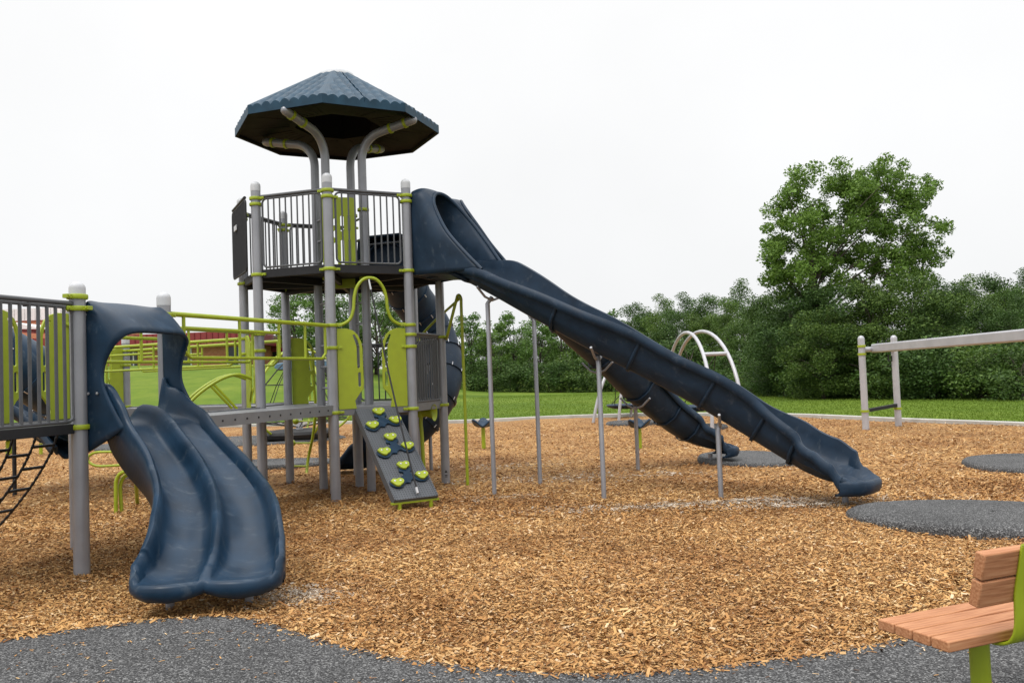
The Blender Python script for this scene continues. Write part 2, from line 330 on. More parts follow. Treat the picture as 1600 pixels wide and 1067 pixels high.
# ------------------------------------------------------------------ scattered chips and grass blades (uncountable: one object each)
def quads(name,C,A,B,mt):
    n=len(C); v=np.empty((n,4,3),np.float32); v[:,0]=C-A-B*.6; v[:,1]=C+A*.9-B; v[:,2]=C+A+B*.7; v[:,3]=C-A*.85+B
    me=bpy.data.meshes.new(name); me.vertices.add(4*n); me.vertices.foreach_set('co',v.ravel()); me.loops.add(4*n); me.loops.foreach_set('vertex_index',np.arange(4*n,dtype=np.int32))
    me.polygons.add(n); me.polygons.foreach_set('loop_start',np.arange(0,4*n,4,dtype=np.int32)); me.update(calc_edges=True)
    if mt: me.materials.append(mt)
    return me
PALES=[(-1.62,6.12,.26,.20,.75),(2.3,9.5,1.5,.16,.7),(3.0,9.2,.7,.2,.85),(.9,12.4,1.6,.35,.6),(-.3,14.2,.8,.4,.5),(-5.6,13.3,1.2,.3,.35),(-.2,10.6,.5,.2,.2)]
def chips(n,y0,y1,ls,p=1.6):
    u=rng.random(n); Y=y0+(y1-y0)*u**p; X=(rng.random(n)*2-1)*(Y*.70+.4)
    ok=~inside_np(X+rng.normal(0,.05,n),Y+rng.normal(0,.05,n),PATHW)
    for mt in MATS[:3]:
        ok&=~inside_np(X+rng.normal(0,.02,n),Y+rng.normal(0,.02,n),mt)
    ok&=inside_np(X,Y,KERB)
    X=X[ok];Y=Y[ok];n=len(X)
    Z=np.array([mz(x,y) for x,y in zip(X,Y)])+.004+rng.random(n)**2*.02
    on=inside_np(X,Y,PATHW); Z[on]=.031
    pale=np.zeros(n)
    for cx,cy,a,b,s in PALES: pale=np.maximum(pale,s*np.exp(-((X-cx)/a)**2-((Y-cy)/b)**2))
    yaw=rng.normal(.15,.95,n); tilt=rng.normal(0,.28,n); rollv=rng.normal(0,.4,n)
    ln=ls*np.exp(rng.normal(0,.42,n))*.5; wd=np.clip(ln*rng.uniform(.22,.55,n),.0025,.010)
    A=np.stack([np.cos(yaw)*np.cos(tilt),np.sin(yaw)*np.cos(tilt),np.sin(tilt)],1)
    Bv=np.stack([-np.sin(yaw)*np.cos(rollv),np.cos(yaw)*np.cos(rollv),np.sin(rollv)],1)
    Z=Z+np.abs(np.sin(tilt))*ln*.6
    C=np.stack([X,Y,Z],1); ispale=rng.random(n)<pale
    return C,A*ln[:,None],Bv*wd[:,None],ispale
parts=[chips(520000,4.0,11.5,.0185,1.3),chips(130000,9,26,.038,1.2),chips(6000,4.0,9,.038,1.2)]
C=np.concatenate([q[0] for q in parts]);A=np.concatenate([q[1] for q in parts]);B=np.concatenate([q[2] for q in parts]);pl=np.concatenate([q[3] for q in parts])
tag(link('loose_wood_chips',quads('loose_wood_chips',C[~pl],A[~pl],B[~pl],CHIP),None),'loose tan wood chips strewn over the playground bed','wood chips',kind='stuff')
n=1000; ang=rng.random(n); X=rng.uniform(-6,8,n); Y=4.6-rng.random(n)**2*1.5+.35*np.sin(X); Y=np.where(X<-1.2,5.3-np.abs(X+2)*.25-rng.random(n)**2*1.2,Y); yw=rng.random(n)*6.28; ok=inside_np(X,Y,PATHW); X,Y,yw=X[ok],Y[ok],yw[ok]; n=len(X); ll=rng.uniform(.006,.02,n)
tag(link('stray_wood_chips',quads('stray_wood_chips',np.stack([X,Y,np.full(n,.031)],1),np.stack([np.cos(yw)*ll,np.sin(yw)*ll,0*yw+.001],1),np.stack([-np.sin(yw),np.cos(yw),0*yw],1)*.004,CHIP),None),'a few stray wood chips kicked onto the grey rubber path','wood chips',kind='stuff')
k=np.where(pl)[0]; Cp=np.concatenate([C[k]+rng.normal(0,.02,(len(k),3))*[1,1,0] for _ in range(3)]); Cp[:,2]+=.004
Ap=np.concatenate([A[k]*.6]*3); Bp=np.concatenate([B[k]*.7]*3)
tag(link('bleached_wood_shreds',quads('bleached_wood_shreds',Cp,Ap,Bp,PALECHIP),None),'pale bleached wood shreds gathered in patches under the slides','wood chips',kind='stuff')
n=260000; Y=17+50*rng.random(n)**1.4; X=(rng.random(n)*2-1)*(Y*.72)
ok=~inside_np(X,Y,[(x*1.0,y+.15) for x,y in KERB]); X=X[ok];Y=Y[ok]; n=len(X); Z=np.array([hill(x,y) for x,y in zip(X,Y)]); k=Z<.12; X,Y,Z=X[k],Y[k],Z[k]; n=len(X)
yaw=rng.random(n)*6.28; h=rng.uniform(.010,.026,n); A=np.stack([rng.normal(0,.015,n),rng.normal(0,.015,n),h],1); B=np.stack([np.cos(yaw),np.sin(yaw),0*yaw],1)*.013
tag(link('grass_blades',quads('grass_blades',np.stack([X,Y,Z+h],1),A,B,BLADE),None),'short mown green grass beyond the concrete kerb','grass',kind='stuff')

# ------------------------------------------------------------------ play structure
CX,CY,ROT,RAD=-2.4409,12.2128,.0863,1.4074
OCT={n:V((CX+RAD*math.cos(ROT+R(-90+45*k)),CY+RAD*math.sin(ROT+R(-90+45*k)),0)) for k,n in enumerate('BCEHGFDA')}
A_,B_,C_,D_,E_,F_,G_,H_=[OCT[n] for n in 'ABCDEFGH']
ZU,ZL,ZE=3.05,1.20,1.27
L1=V((-3.64,7.05,0)); L2=V((-3.34,8.08,0)); aD=(L2-L1).normalized(); nO=V((aD.y,-aD.x,0))     # along the entry deck, outward to the slide
L3=L2-nO*1.07; L4=L1-nO*1.07; L0=L1-aD*1.07; L5=L4-aD*1.07
M1=V((-6.69,14.55,0)); M3=V((-7.10,13.55,0)); M4=V((-8.1,13.95,0))
PS=empty('play_structure',(-2.44,12.2,0),'big navy, lime and grey play structure with an octagonal roofed tower, slides and bridges','play structure')
UP=V((0,0,1))
def part(mb,name,mt,par=None,**k): return mb.build(name,mt,PS if par is None else par,**k)
def clamp(par,p,z,d=None,h=.042):
    m=MB(); m.lathe([(.066,-h/2),(.080,-h/2),(.084,-h*.3),(.084,h*.3),(.080,h/2),(.066,h/2)],(p.x,p.y,z),18)
    for q in (d or []):
        q=V((q.x,q.y,0)).normalized(); s=V((-q.y,q.x,0)); m.box(V((p.x,p.y,z))+q*.10,(.07,.05,h*.8),(q,s,UP))
        m.tube([V((p.x,p.y,z))+q*.112+s*.022,V((p.x,p.y,z))+q*.112+s*.034],.008,8); m.tube([V((p.x,p.y,z))+q*.112-s*.022,V((p.x,p.y,z))+q*.112-s*.034],.008,8)
    return m.build('clamp',LIME,par,bevel=.003)
def post(p,top,r=.0635,clamps=(),cap=True):
    m=MB(); m.lathe([(r,-.25),(r,top-.13 if cap else top)],(p.x,p.y,0),24); o=part(m,'post',GREY)
    if cap:
        m=MB(); R2=r+.002; m.lathe([(R2,top-.13),(R2,top-R2*.9)]+[(R2*math.cos(R(t)),top-R2*.9+R2*.9*math.sin(R(t))) for t in(15,30,45,60,75,90)],(p.x,p.y,0),24)
        m.build('post_cap',CAPM,o)
    for c in clamps: clamp(o,p,c[0],c[1] if len(c)>1 else None)
    return o
def dirs(p,*qs): return [(q-p) for q in qs]
TOPU=4.24
nb={'A':(B_,D_),'B':(A_,C_),'C':(B_,E_),'E':(C_,H_),'H':(E_,G_),'G':(H_,F_),'F':(G_,D_),'D':(F_,A_)}
for n_,p in OCT.items():
    a,b2=nb[n_]
    cl=[(ZU-.06,dirs(p,a,b2)),(TOPU-.23,dirs(p,a)),(TOPU-.31,dirs(p,b2)),(ZL-.06,dirs(p,a,b2))]
    if n_=='B': cl+=[(2.26,dirs(p,L2,C_)),(1.97,dirs(p,C_))]
    if n_=='C': cl+=[(2.26,dirs(p,B_)),(1.97,dirs(p,B_)),(2.13,dirs(p,E_))]
    if n_=='A': cl+=[(2.20,dirs(p,L3)),(1.98,dirs(p,D_))]
    if n_=='D': cl+=[(2.20,dirs(p,M3)),(1.98,dirs(p,A_))]
    if n_ in 'EH': cl+=[(2.13,dirs(p,a))]
    post(p,TOPU,clamps=cl)
TOPL=2.46
for p,cl in ((L1,[(2.33,dirs(L1,L0)),(2.23,dirs(L1,L0,nO+L1)),(ZE-.03,dirs(L1,L2))]),(L2,[(2.24,dirs(L2,B_,L1)),(ZE-.03,)]),(L3,[(2.2,dirs(L3,L4)),(ZE-.03,)]),(L4,[(2.2,dirs(L4,L3)),(ZE-.03,)]),(L0,[(2.3,dirs(L0,L1)),(ZE-.03,)]),
             (M1,[(2.2,dirs(M1,F_)),(1.95,dirs(M1,M3)),(ZE-.03,)]),(M3,[(2.2,dirs(M3,D_)),(1.95,dirs(M3,M1)),(ZE-.03,)])):
    post(p,TOPL,clamps=cl)
# octagonal decks
def deck_poly(name,pts,z,mt,th=.05,rim=.11,beams=()):
    c=sum(pts,V((0,0,0)))/len(pts); m=MB(); n=len(pts)
    P=[c+(p-c)*.985 for p in pts]
    m.add([V((p.x,p.y,z)) for p in P]+[V((p.x,p.y,z-th)) for p in P],[tuple(range(n)),tuple(range(2*n-1,n-1,-1))]+[(i,n+i,n+(i+1)%n,(i+1)%n) for i in range(n)])
    for i in range(n):
        a,b2=P[i],P[(i+1)%n]; d=(b2-a).normalized(); m.bar(V((a.x,a.y,z-rim/2+.004))+d*.06,V((b2.x,b2.y,z-rim/2+.004))-d*.06,.045,rim)
    for a,b2 in beams: m.bar(V((a.x,a.y,z-.1)),V((b2.x,b2.y,z-.1)),.05,.09)
    return part(m,name,mt,bevel=.004)
O8=[A_,B_,C_,E_,H_,G_,F_,D_]
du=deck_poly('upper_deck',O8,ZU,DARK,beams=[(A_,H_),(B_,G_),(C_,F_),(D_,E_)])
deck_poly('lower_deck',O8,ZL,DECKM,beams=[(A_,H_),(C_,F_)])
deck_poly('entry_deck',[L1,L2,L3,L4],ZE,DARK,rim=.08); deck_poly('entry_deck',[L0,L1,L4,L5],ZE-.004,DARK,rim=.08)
deck_poly('far_deck',[M3,M1,M1+(M4-M3),M4],ZL,DECKM)
# centre shaft: four posts that bend out under the roof, with ladder rungs between them
SQ=[V(q) for q in((-2.04,11.85,0),(-2.28,12.25,0),(-2.77,12.11,0),(-2.53,11.71,0))]; SC=sum(SQ,V((0,0,0)))/4
ZR=5.141
roofposts=[]
for i,p in enumerate(SQ):
    d=(p-SC).normalized(); pts=[p+UP*(-.25),p+UP*4.0]
    for k in range(9):
        t=R(82*k/8); pts.append(p+UP*(4.67+.36*math.sin(t))+d*(.36*(1-math.cos(t))))
    pts.append(pts[-1]+(d*.46+UP*.09)); m=MB(); m.tube(pts,.06,20); o=part(m,'roof_post',GREY)
    e=pts[-1]; ax=(pts[-1]-pts[-2]).normalized()
    MB().lathe([(.062,0),(.062,.05),(.05,.09),(.025,.11),(0,.115)],e,18,tuple(ax)).build('post_cap',GREY,o)
    for f in(.35,.85):
        c=lerp(pts[-2],pts[-1],f); MB().lathe([(.06,-.02),(.071,-.02),(.071,.02),(.06,.02)],c,18,tuple(ax)).build('clamp',LIME,o)
    clamp(o,p,ZU-.07); 
    if i in (0,1): clamp(o,p,3.95)
for a,b2 in((SQ[2],SQ[3]),(SQ[0],SQ[1])):
    for k in range(9):
        z=1.45+k*.3
        if z<4.1: m=MB(); m.tube([V((a.x,a.y,z)),V((b2.x,b2.y,z))],.016,10); part(m,'ladder_rung',GREY)
# roof
RC=V((CX,CY,0)); RR=1.48; RROT=.0722; RI=.25; ZT=5.98; EV=.085
def rv(k,r,z): a=RROT+R(-90+45*k); return V((RC.x+r*math.cos(a),RC.y+r*math.sin(a),z))
m=MB()
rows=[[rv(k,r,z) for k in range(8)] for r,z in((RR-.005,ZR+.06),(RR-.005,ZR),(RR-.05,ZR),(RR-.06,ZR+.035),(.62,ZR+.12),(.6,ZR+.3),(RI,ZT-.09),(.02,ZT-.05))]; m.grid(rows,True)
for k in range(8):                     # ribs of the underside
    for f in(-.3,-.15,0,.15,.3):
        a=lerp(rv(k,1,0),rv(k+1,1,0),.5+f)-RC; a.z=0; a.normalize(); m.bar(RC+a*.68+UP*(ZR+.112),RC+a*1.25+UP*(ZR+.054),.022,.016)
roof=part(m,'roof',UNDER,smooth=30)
for k in range(8):
    a,b2=rv(k,RR,ZR+EV),rv(k+1,RR,ZR+EV); a2,b3=rv(k,RI,ZT),rv(k+1,RI,ZT); ex=(b2-a).normalized(); mid=(a+b2)/2; sl=((a2+b3)/2-mid); sn=ex.cross(sl).normalized()
    rows=[]; NS=96; NV=34; W0=(b2-a).length; Lh=sl.length; sp=W0/8.0
    low=[lerp(a,b2,i/NS)-UP*(EV+.0) for i in range(NS+1)]
    for j in range(NV+1):
        t=j/NV; l,r2=lerp(a,a2,t),lerp(b2,b3,t); row=[]
        for i in range(NS+1):
            p=lerp(l,r2,i/NS); x=(p-mid).dot(ex); edge=min((p-l).length,(r2-p).length)
            hgt=.046*abs(math.cos(PI*x/sp))**.8
            tile=(t*Lh/.20+(.5 if int(abs(x)/sp+.5)%2 else 0))%1.0; hgt*=1-.34*tile
            f=sst(.03,.10,edge); hgt=hgt*f+.034*(1-f)
            if k==0 and abs(x)<.009: hgt=-.02
            row.append(p+UP*(hgt*1.12))
        rows.append(row)
    m=MB(); m.grid([low]+[rows[0]]+rows); m.build('roof_panel',ROOF,roof,smooth=50)
MB().lathe([(RI+.03,ZT-.02)]+[(.285*math.cos(R(t)),ZT-.02+.17*math.sin(R(t))) for t in range(5,91,8)]+[(0,ZT+.15)],RC,28).build('roof_dome',CAPM,roof)
# railings
def railing(p,q,z0,z1,n,mt=RAILM,top_over=True,name='railing',r=.011,ins=.10):
    d=(q-p).normalized(); a=p+d*ins; b2=q-d*ins; m=MB()
    if top_over: m.tube([p+d*.07+UP*z1,q-d*.07+UP*z1],.021,12)
    rc=.06; fr=[]
    for cx,cz,a0 in((b2-d*rc,z0+rc,-90),(b2-d*rc,z1-.035-rc,0),(a+d*rc,z1-.035-rc,90),(a+d*rc,z0+rc,180)):
        for k in range(5): t=R(a0+90*k/4); fr.append(V((cx.x,cx.y,cz))+d*(rc*math.cos(t))+UP*(rc*math.sin(t)))
    m.tube(fr,.014,8,True)
    for k in range(n):
        c=lerp(a,b2,(k+1)/(n+1)); m.tube([c+UP*(z0),c+UP*(z1-.03)],r,8)
    return part(m,name,mt)
for a,b2,nn in((A_,B_,9),(B_,C_,9),(F_,D_,8),(G_,F_,8)): railing(a,b2,ZU+.03,4.03,nn)
rq=(D_-A_).normalized(); rq=V((rq.y,-rq.x,0)); rq=rq if rq.x<0 else -rq
railing(D_+rq*.13,A_+rq*.13,ZU+.0,4.03,16,DARK,ins=.02,r=.014)
railing(C_,E_,ZL+.02,2.15,10)
for a,b2 in((E_,H_),(G_,H_)): railing(a,b2,ZL+.02,2.1,7)
railing(L0,L1,ZE+.02,2.27,10,r=.0145,ins=.06)
q=(D_-A_).normalized(); ao_=V((q.y,-q.x,0)); ao_=ao_ if ao_.x<0 else -ao_
m=MB(); c0=lerp(A_,D_,.62)+UP*3.72+ao_*.16; m.bar(c0-q*.09,c0+q*.09,.012,.07); part(m,'maker_plate',CAPM)
m=MB(); c0=E_+V((.012,-.0645,0)); m.add([c0+V((-.02,0,.16)),c0+V((.02,0,.16)),c0+V((0,-.001,.20))],[(0,1,2)]); m.box(c0+UP*.12,(.035,.003,.012)); m.box(c0+UP*.10,(.035,.003,.008)); part(m,'post_decal',DARK)
# upper climbing panel with holes beside the shaft
X=(SQ[0]-SQ[3]).normalized(); hol=[]
for i in range(4):
    for j,(z0,z1) in enumerate(((.62,.74),(.46,.57),(.06,.40))): 
        if i in(0,1) or j!=1: hol.append(rrect(.05+i*.095,z0 if i<2 else (.55 if j==0 else .06),.05+i*.095+.055,(z1 if i<2 else (.78 if j==0 else .44)),.024))
panel('climbing_panel',rrect(0,0,.44,1.03,.03),hol,.02,SQ[3]+UP*(ZU+.02)-X*.02+V((-.02,-.10,0)),X,UP,LIMEP,PS)
Yd=(SQ[1]-SQ[0]).normalized(); panel('climbing_panel',rrect(0,0,.3,.9,.03),[],.02,SQ[0]+UP*(ZU+.02)+Yd*.08-X*.09,Yd,UP,LIMEP,PS)
m=MB(); q0=at(531,437,12.6); m.box((-2.35,12.0,2.93),(.34,.03,.13)); part(m,'gate_plate',LIMEP)
# entrance panels
def entrance(p,q,z0,mirror_pair=True,sc=1.0):
    d=(q-p).normalized(); 
    for o,dd in((p,d),(q,-d)):
        out=[(0,0),(.245,0),(.225,.10),(.30,.20),(.35,.25),(.355,.30),(.35,.78),(.335,.86),(.29,.95),(.22,1.01),(.13,1.035),(0,1.035)]
        h1=[(.268,.53),(.29,.51),(.318,.53),(.318,.80),(.297,.88),(.245,.965),(.212,.955),(.245,.87),(.266,.80)]
        h2=rrect(.278,.275,.325,.47,.022)
        panel('entrance_panel',[(x*sc,y) for x,y in out],[[(x*sc,y) for x,y in h1],[(x*sc,y) for x,y in h2]],.022,o+dd*.075+UP*z0,dd,UP,LIMEP,PS)
entrance(B_,C_,ZL-.02,sc=.93); entrance(A_,D_,ZL); entrance(L3,L4,ZE); entrance(M1,M3,ZL); entrance(G_,F_,ZL)
# hoop over the ramp, and the ramp
d=(C_-B_).normalized(); hp=[(.06,2.27),(.15,2.275),(.25,2.34),(.30,2.47),(.315,2.62),(.355,2.76),(.44,2.86),(.535,2.885),(.63,2.86),(.715,2.76),(.755,2.62),(.77,2.47),(.82,2.34),(.92,2.275),(1.01,2.27)]
m=MB(); m.tube(cat_rom([B_+d*x+UP*z for x,z in hp],5),.022,12); part(m,'arch_handrail',LIME)
rt=(B_+C_)/2; bo=V((d.y,-d.x,0)); r0=rt+bo*.06+UP*1.155; r1=V((-1.19,9.93,.13)); ax=(r1-r0); ln=ax.length; ax.normalize(); sd=UP.cross(ax).normalized(); nn=ax.cross(sd)
if nn.z<0: nn=-nn
ramp_m=MB(); WD=.51
ramp_m.box((r0+r1)/2,(ln,WD,.035),(ax,sd,ax.cross(sd))); 
for s in(-1,1): ramp_m.box((r0+r1)/2+sd*(s*(WD/2+.012))-nn*.025,(ln,.022,.10),(ax,sd,ax.cross(sd)))
ramp=part(ramp_m,'climbing_ramp',RAMPM,smooth=0)
uv=ramp.data.uv_layers.new(name='UVMap')
for lp in ramp.data.loops:
    q=ramp.data.vertices[lp.vertex_index].co-r0; uv.data[lp.index].uv=(q.dot(ax),q.dot(sd))
if sd.dot(d)<0: sd=-sd
def blob(pts,n=4): return [(p.x,p.y) for p in cat_rom([(x,y,0) for x,y in pts+pts[:1]],n)[:-1]]
for s0,trio in ((.10,[(0,0),(-.16,.25),(.172,.18)]),(.59,[(0,0),(-.16,.25),(.172,.18)]),(1.10,[(0,0),(-.165,.27),(.175,.19)])):
    base=[(-.06,.03),(-.075,.08),(-.03,.10),(-.05,.15),(-.13,.20),(-.235,.22),(-.25,.28),(-.19,.335),(-.12,.33),(-.06,.27),(.0,.275),(.02,.24),(.07,.22),(.12,.26),(.20,.265),(.255,.21),(.23,.15),(.13,.16),(.07,.15),(.05,.10),(.085,.07),(.07,.02),(.0,.0)]
    hb=panel('hold_base',blob(base,3),[],.024,r0+ax*s0+nn*.031,sd,ax,NAVYS,ramp)
    for x,y in trio:
        lob=[(-.088,-.025),(-.046,-.055),(.0,-.046),(.052,-.058),(.09,-.025),(.07,.022),(.035,.042),(.012,.066),(-.026,.062),(-.053,.035)]
        c=r0+ax*(s0+y)+sd*x
        panel('climbing_hold',blob([(a*.86,b2*.86) for a,b2 in lob]),[],.032,c+nn*.057,sd,ax,LIMEP,ramp,bev=.008)
        for sx_ in(-.034,.036): MB().lathe([(.013,0),(.013,.006),(.006,.008),(0,.008)],c-ax*.012+nn*.0725+sd*sx_,10,tuple(nn)).build('bolt',STEEL,ramp)
m=MB(); e=r1-nn*.05
for s in(-1,1): m.tube([e+sd*(s*.2)+UP*.0,V((e.x,e.y,-.2))+sd*(s*.2)],.024,10)
m.bar(e-sd*.3-ax*.01,e+sd*.3-ax*.01,.05,.022); m.build('ramp_foot',LIME,ramp)
hooktop=B_+d*.52+UP*2.87; re=r1+nn*.05-ax*.04+sd*.02
m=MB(); rp=[lerp(hooktop,re,k/20)+V((0,0,-.10*math.sin(PI*k/20))) for k in range(21)]; m.tube(rp,.011,8); part(m,'climbing_rope',BLACK)
m=MB(); m.tube([rp[-1],lerp(rp[-1],rp[-2],.55)],.016,10); m.tube([rp[0],rp[1]],.013,10); part(m,'rope_ferrule',CAPM)
# bridges
def bridge(p0,q0,p1,q1,top=DECKM):     # p: near beam ends, q: far beam ends
    z=ZL+.02; ins=.05; m=MB(); m.add([p0+UP*z,p1+UP*z,q1+UP*z,q0+UP*z,p0+UP*(z-.03),p1+UP*(z-.03),q1+UP*(z-.03),q0+UP*(z-.03)],[(0,1,2,3),(7,6,5,4),(0,4,5,1),(1,5,6,2),(2,6,7,3),(3,7,4,0)])
    o=part(m,'bridge_deck',top)
    for a,b2 in((p0,p1),(q0,q1)):
        m=MB(); m.bar(a+UP*(z-.045),b2+UP*(z-.045),.06,.125); m.second(DARK)
        q=V((b2.y-a.y,-(b2.x-a.x),0)).normalized()
        for k in range(14):
            c=lerp(a,b2,.04+.92*k/13)+UP*(z-.045)
            for sg in(1,-1): m.lathe([(.012,0),(.012,.005),(0,.009)],c+q*(.03*sg),8,tuple(q*sg))
        m.build('bridge_beam',DECKM,o)
dd=(B_-L2).normalized()
bridge(L2+dd*.06,L3+dd*.06,B_-dd*.06,A_-dd*.06)
d2=(F_-M1).normalized(); bridge(M3+d2*.06,M1+d2*.06,D_-d2*.06,F_-d2*.06)
def brail(a,b2,zt,verts,mid=None,zb=1.83):
    dv=(b2-a); m=MB(); m.tube([a+dv*.03+UP*zt,b2-dv*.03+UP*zt],.025,12)
    e0,e1=.09,.95; z2=lambda f:zb
    pts=[a+dv*e0+UP*(zt-.02),a+dv*e0+UP*(zb+.07)]+[a+dv*(e0+.028*math.sin(R(t)))+UP*(zb+.07*(1-math.sin(R(t)))) for t in(30,60,90)]
    pts+=[a+dv*(e1-.028*math.sin(R(t)))+UP*(zb+.07*(1-math.sin(R(t)))) for t in(90,60,30)]+[a+dv*e1+UP*(zb+.07),a+dv*e1+UP*(zt-.02)]
    m.tube(pts,.018,10)
    for f in verts: m.tube([a+dv*f+UP*zb,a+dv*f+UP*zt],.016,10)
    if mid: m.tube([a+dv*mid[0]+UP*(zt-.13),a+dv*mid[1]+UP*(zt-.13)],.019,10)
    return part(m,'bridge_handrail',LIME)
brail(L2,B_,2.255,(.38,.62,.80),(.09,.62)); brail(L3,A_,2.22,(.3,.55,.78),(.12,.5))
brail(M3,D_,2.2,(.25,.5,.75),(.1,.5)); brail(M1,F_,2.2,(.25,.5,.75),(.1,.5))
# arch climber from the A-D opening down to the chips
ad=(D_-A_).normalized(); ao=V((ad.y,-ad.x,0)); 
if ao.x>0: ao=-ao
mid=(A_+D_)/2; prof=[(.05,1.62),(.25,1.68),(.5,1.60),(.8,1.38),(1.05,1.05),(1.25,.72)]
m=MB()
for s in(-.21,.21): m.tube(cat_rom([mid+ad*s+ao*x+UP*z for x,z in prof],6),.022,10)
m.tube([mid-ad*.21+ao*.55+UP*1.57,mid-ad*.21+ao*.25+UP*1.22],.018,8); m.tube([mid+ad*.21+ao*.55+UP*1.57,mid+ad*.21+ao*.25+UP*1.22],.018,8)
cl=part(m,'arch_climber',LIME)
f1=gr(181,800); yy=f1.y; q=lambda px,py,o=0: at(px,py,yy+o); m=MB()
for dx,dy,o in((0,0,0),(7,4,.06)):
    m.tube(cat_rom([f1+V((dx*.008,o,-.15)),q(181+dx,765+dy,o),q(182+dx,750+dy,o),q(188+dx,740+dy,o),q(202+dx,735+dy,o),q(232+dx,733+dy,o),q(272,738+dy,o)],5),.024,10)
m.tube([gr(215,783)+UP*-.15,q(212,738,.1)],.024,10); m.build('step_bar',LIME,cl)
m=MB(); m.tube(cat_rom([q(240,707,.3),q(200,706,.3),q(156,706,.3),q(142,710,.3),q(137,717,.3),q(142,724,.3),q(156,728,.3),q(200,726,.3),q(240,726,.3)],5),.017,10); m.build('loop_rung',LIME,cl)
m=MB()
for dx in(0,6): m.tube(cat_rom([q(186+dx,668,.5),q(187+dx,690,.4),q(192+dx,712,.35),q(203+dx,726,.3),q(222+dx,731,.3),q(250,733,.3)],5),.02,10)
m.tube(cat_rom([q(132,678,.6),q(142,684,.6),q(158,685,.6),q(200,683,.6)],4),.017,10); m.build('side_rail',LIME,cl)
# rope net from the entry deck opening
no2=-nO; net0=[lerp(L3,L4,f) for f in(.12,.36,.60,.84)]
m=MB(); ro=MB()
def netp(p,t): return p+no2*(.08+1.25*t**1.5)+UP*(ZE-.07-(ZE+.10)*t)
for p in net0: 
    for ph in(0,PI): m.tube([netp(p,k/60)+V((math.cos(k*1.3+ph),math.sin(k*1.3+ph),0))*.006 for k in range(61)],.0095,6)
net=part(m,'rope_net',BLACK)
for i in range(3):
    for k in range(6):
        t=.13+k*.155+(.05 if i%2 else 0); o=MB(); o.tube([netp(net0[i],t),netp(net0[i+1],t)],.015,8); o.build('net_rung',DARK,net)
# pegged climbing pole behind
m=MB(); pk=[at(484,555,14.0),at(490,600,14.05),at(493,640,14.1),at(489,680,14.2),at(481,720,14.3),gr(478,742)+UP*-.1]; m.tube(cat_rom(pk,6),.024,10); pp=part(m,'climbing_pole',LIME)
for y,x0,x1 in((658,462,492),(692,457,486),(728,455,480)):
    a,b2=at(x0,y,14.2),at(x1,y,14.2); m=MB(); m.tube([a,b2],.014,8); m.lathe([(.055*math.sin(R(t)),-.055*math.cos(R(t))) for t in range(0,181,20)],a,14); m.build('peg',LIME,pp)
# fire pole with bent arms
fp=gr(730.7,757.7); m=MB(); tp=at(720,461,12.0); 
m.tube(cat_rom([fp+UP*-.2,fp+UP*1.2,tp+UP*-.25,tp+UP*-.05,tp+V((-.04,.02,.0)),tp+V((-.08,.05,-.10)),at(700,520,12.1),E_+UP*2.10+V((.08,0,0))],5),.022,10)
m.tube(cat_rom([tp+UP*-.03,tp+V((-.08,.15,-.08)),H_+UP*2.13+V((.3,-.2,.25)),H_+UP*2.1],5),.02,10); part(m,'fire_pole',LIME)

# ---- slides
def sweep(name,path,prof,mt,par,solid=.018,ups=None,sm=55,off=0,extra=None):
    rows=[]; n=len(path)
    for i,p in enumerate(path):
        t=(path[min(i+1,n-1)]-path[max(i-1,0)]).normalized(); s=V((t.y,-t.x,0)).normalized(); u=s.cross(t)
        rows.append([p+s*a+u*b2 for a,b2 in prof(i/(n-1))])
    if extra: rows+=extra
    m=MB(); m.grid(rows); return m.build(name,mt,par,solid=solid,off=off,smooth=sm)
def interp(tab,t):
    for (a,va),(b2,vb) in zip(tab,tab[1:]):
        if t<=b2: f=(t-a)/(b2-a); f=f*f*(3-2*f); return va+(vb-va)*f
    return tab[-1][1]
# double slide off the entry deck
mid=(L1+L2)/2
P0=mid+nO*.02; ctl=[P0+UP*1.24,P0+nO*.28+UP*1.20,V((-2.92,7.29,.97)),V((-2.64,7.04,.735)),V((-2.41,6.72,.525)),V((-2.25,6.32,.37)),V((-2.185,6.09,.24)),V((-2.16,5.90,.195))]
path=cat_rom(ctl,9)
def dprof(t):
    T=lambda q:interp([(a/7,b2) for a,b2 in q],t)
    W=T([(0,.43),(2,.41),(4,.405),(5,.415),(6,.445),(7,.47)]); fd=T([(0,.34),(2,.34),(4,.2),(6,.19),(7,.165)])
    hs=T([(0,.40),(.5,.35),(1,.27),(1.6,.23),(5,.235),(6,.205),(7,.15)]); hc=T([(0,.02),(.55,.16),(1.6,.19),(5,.19),(6,.16),(7,.11)]); hf=T([(0,.40),(.5,.30),(1,.17),(1.6,.12),(3,.14),(5,.225),(6,.205),(7,.15)])
    def half(h): return [(W+.034,h-fd),(W+.036,h-.024),(W+.027,h-.005),(W+.011,h),(W-.003,h-.014),(W-.016,h*.6),(W-.028,h*.28),(W-.052,.035),(W-.10,.004),(W*.5,-.008),(.12,.002),(.078,.022),(.05,hc*.30),(.033,hc*.62),(.02,hc*.92)]
    return [(-a,b2) for a,b2 in half(hf)]+[(0,hc)]+half(hs)[::-1]
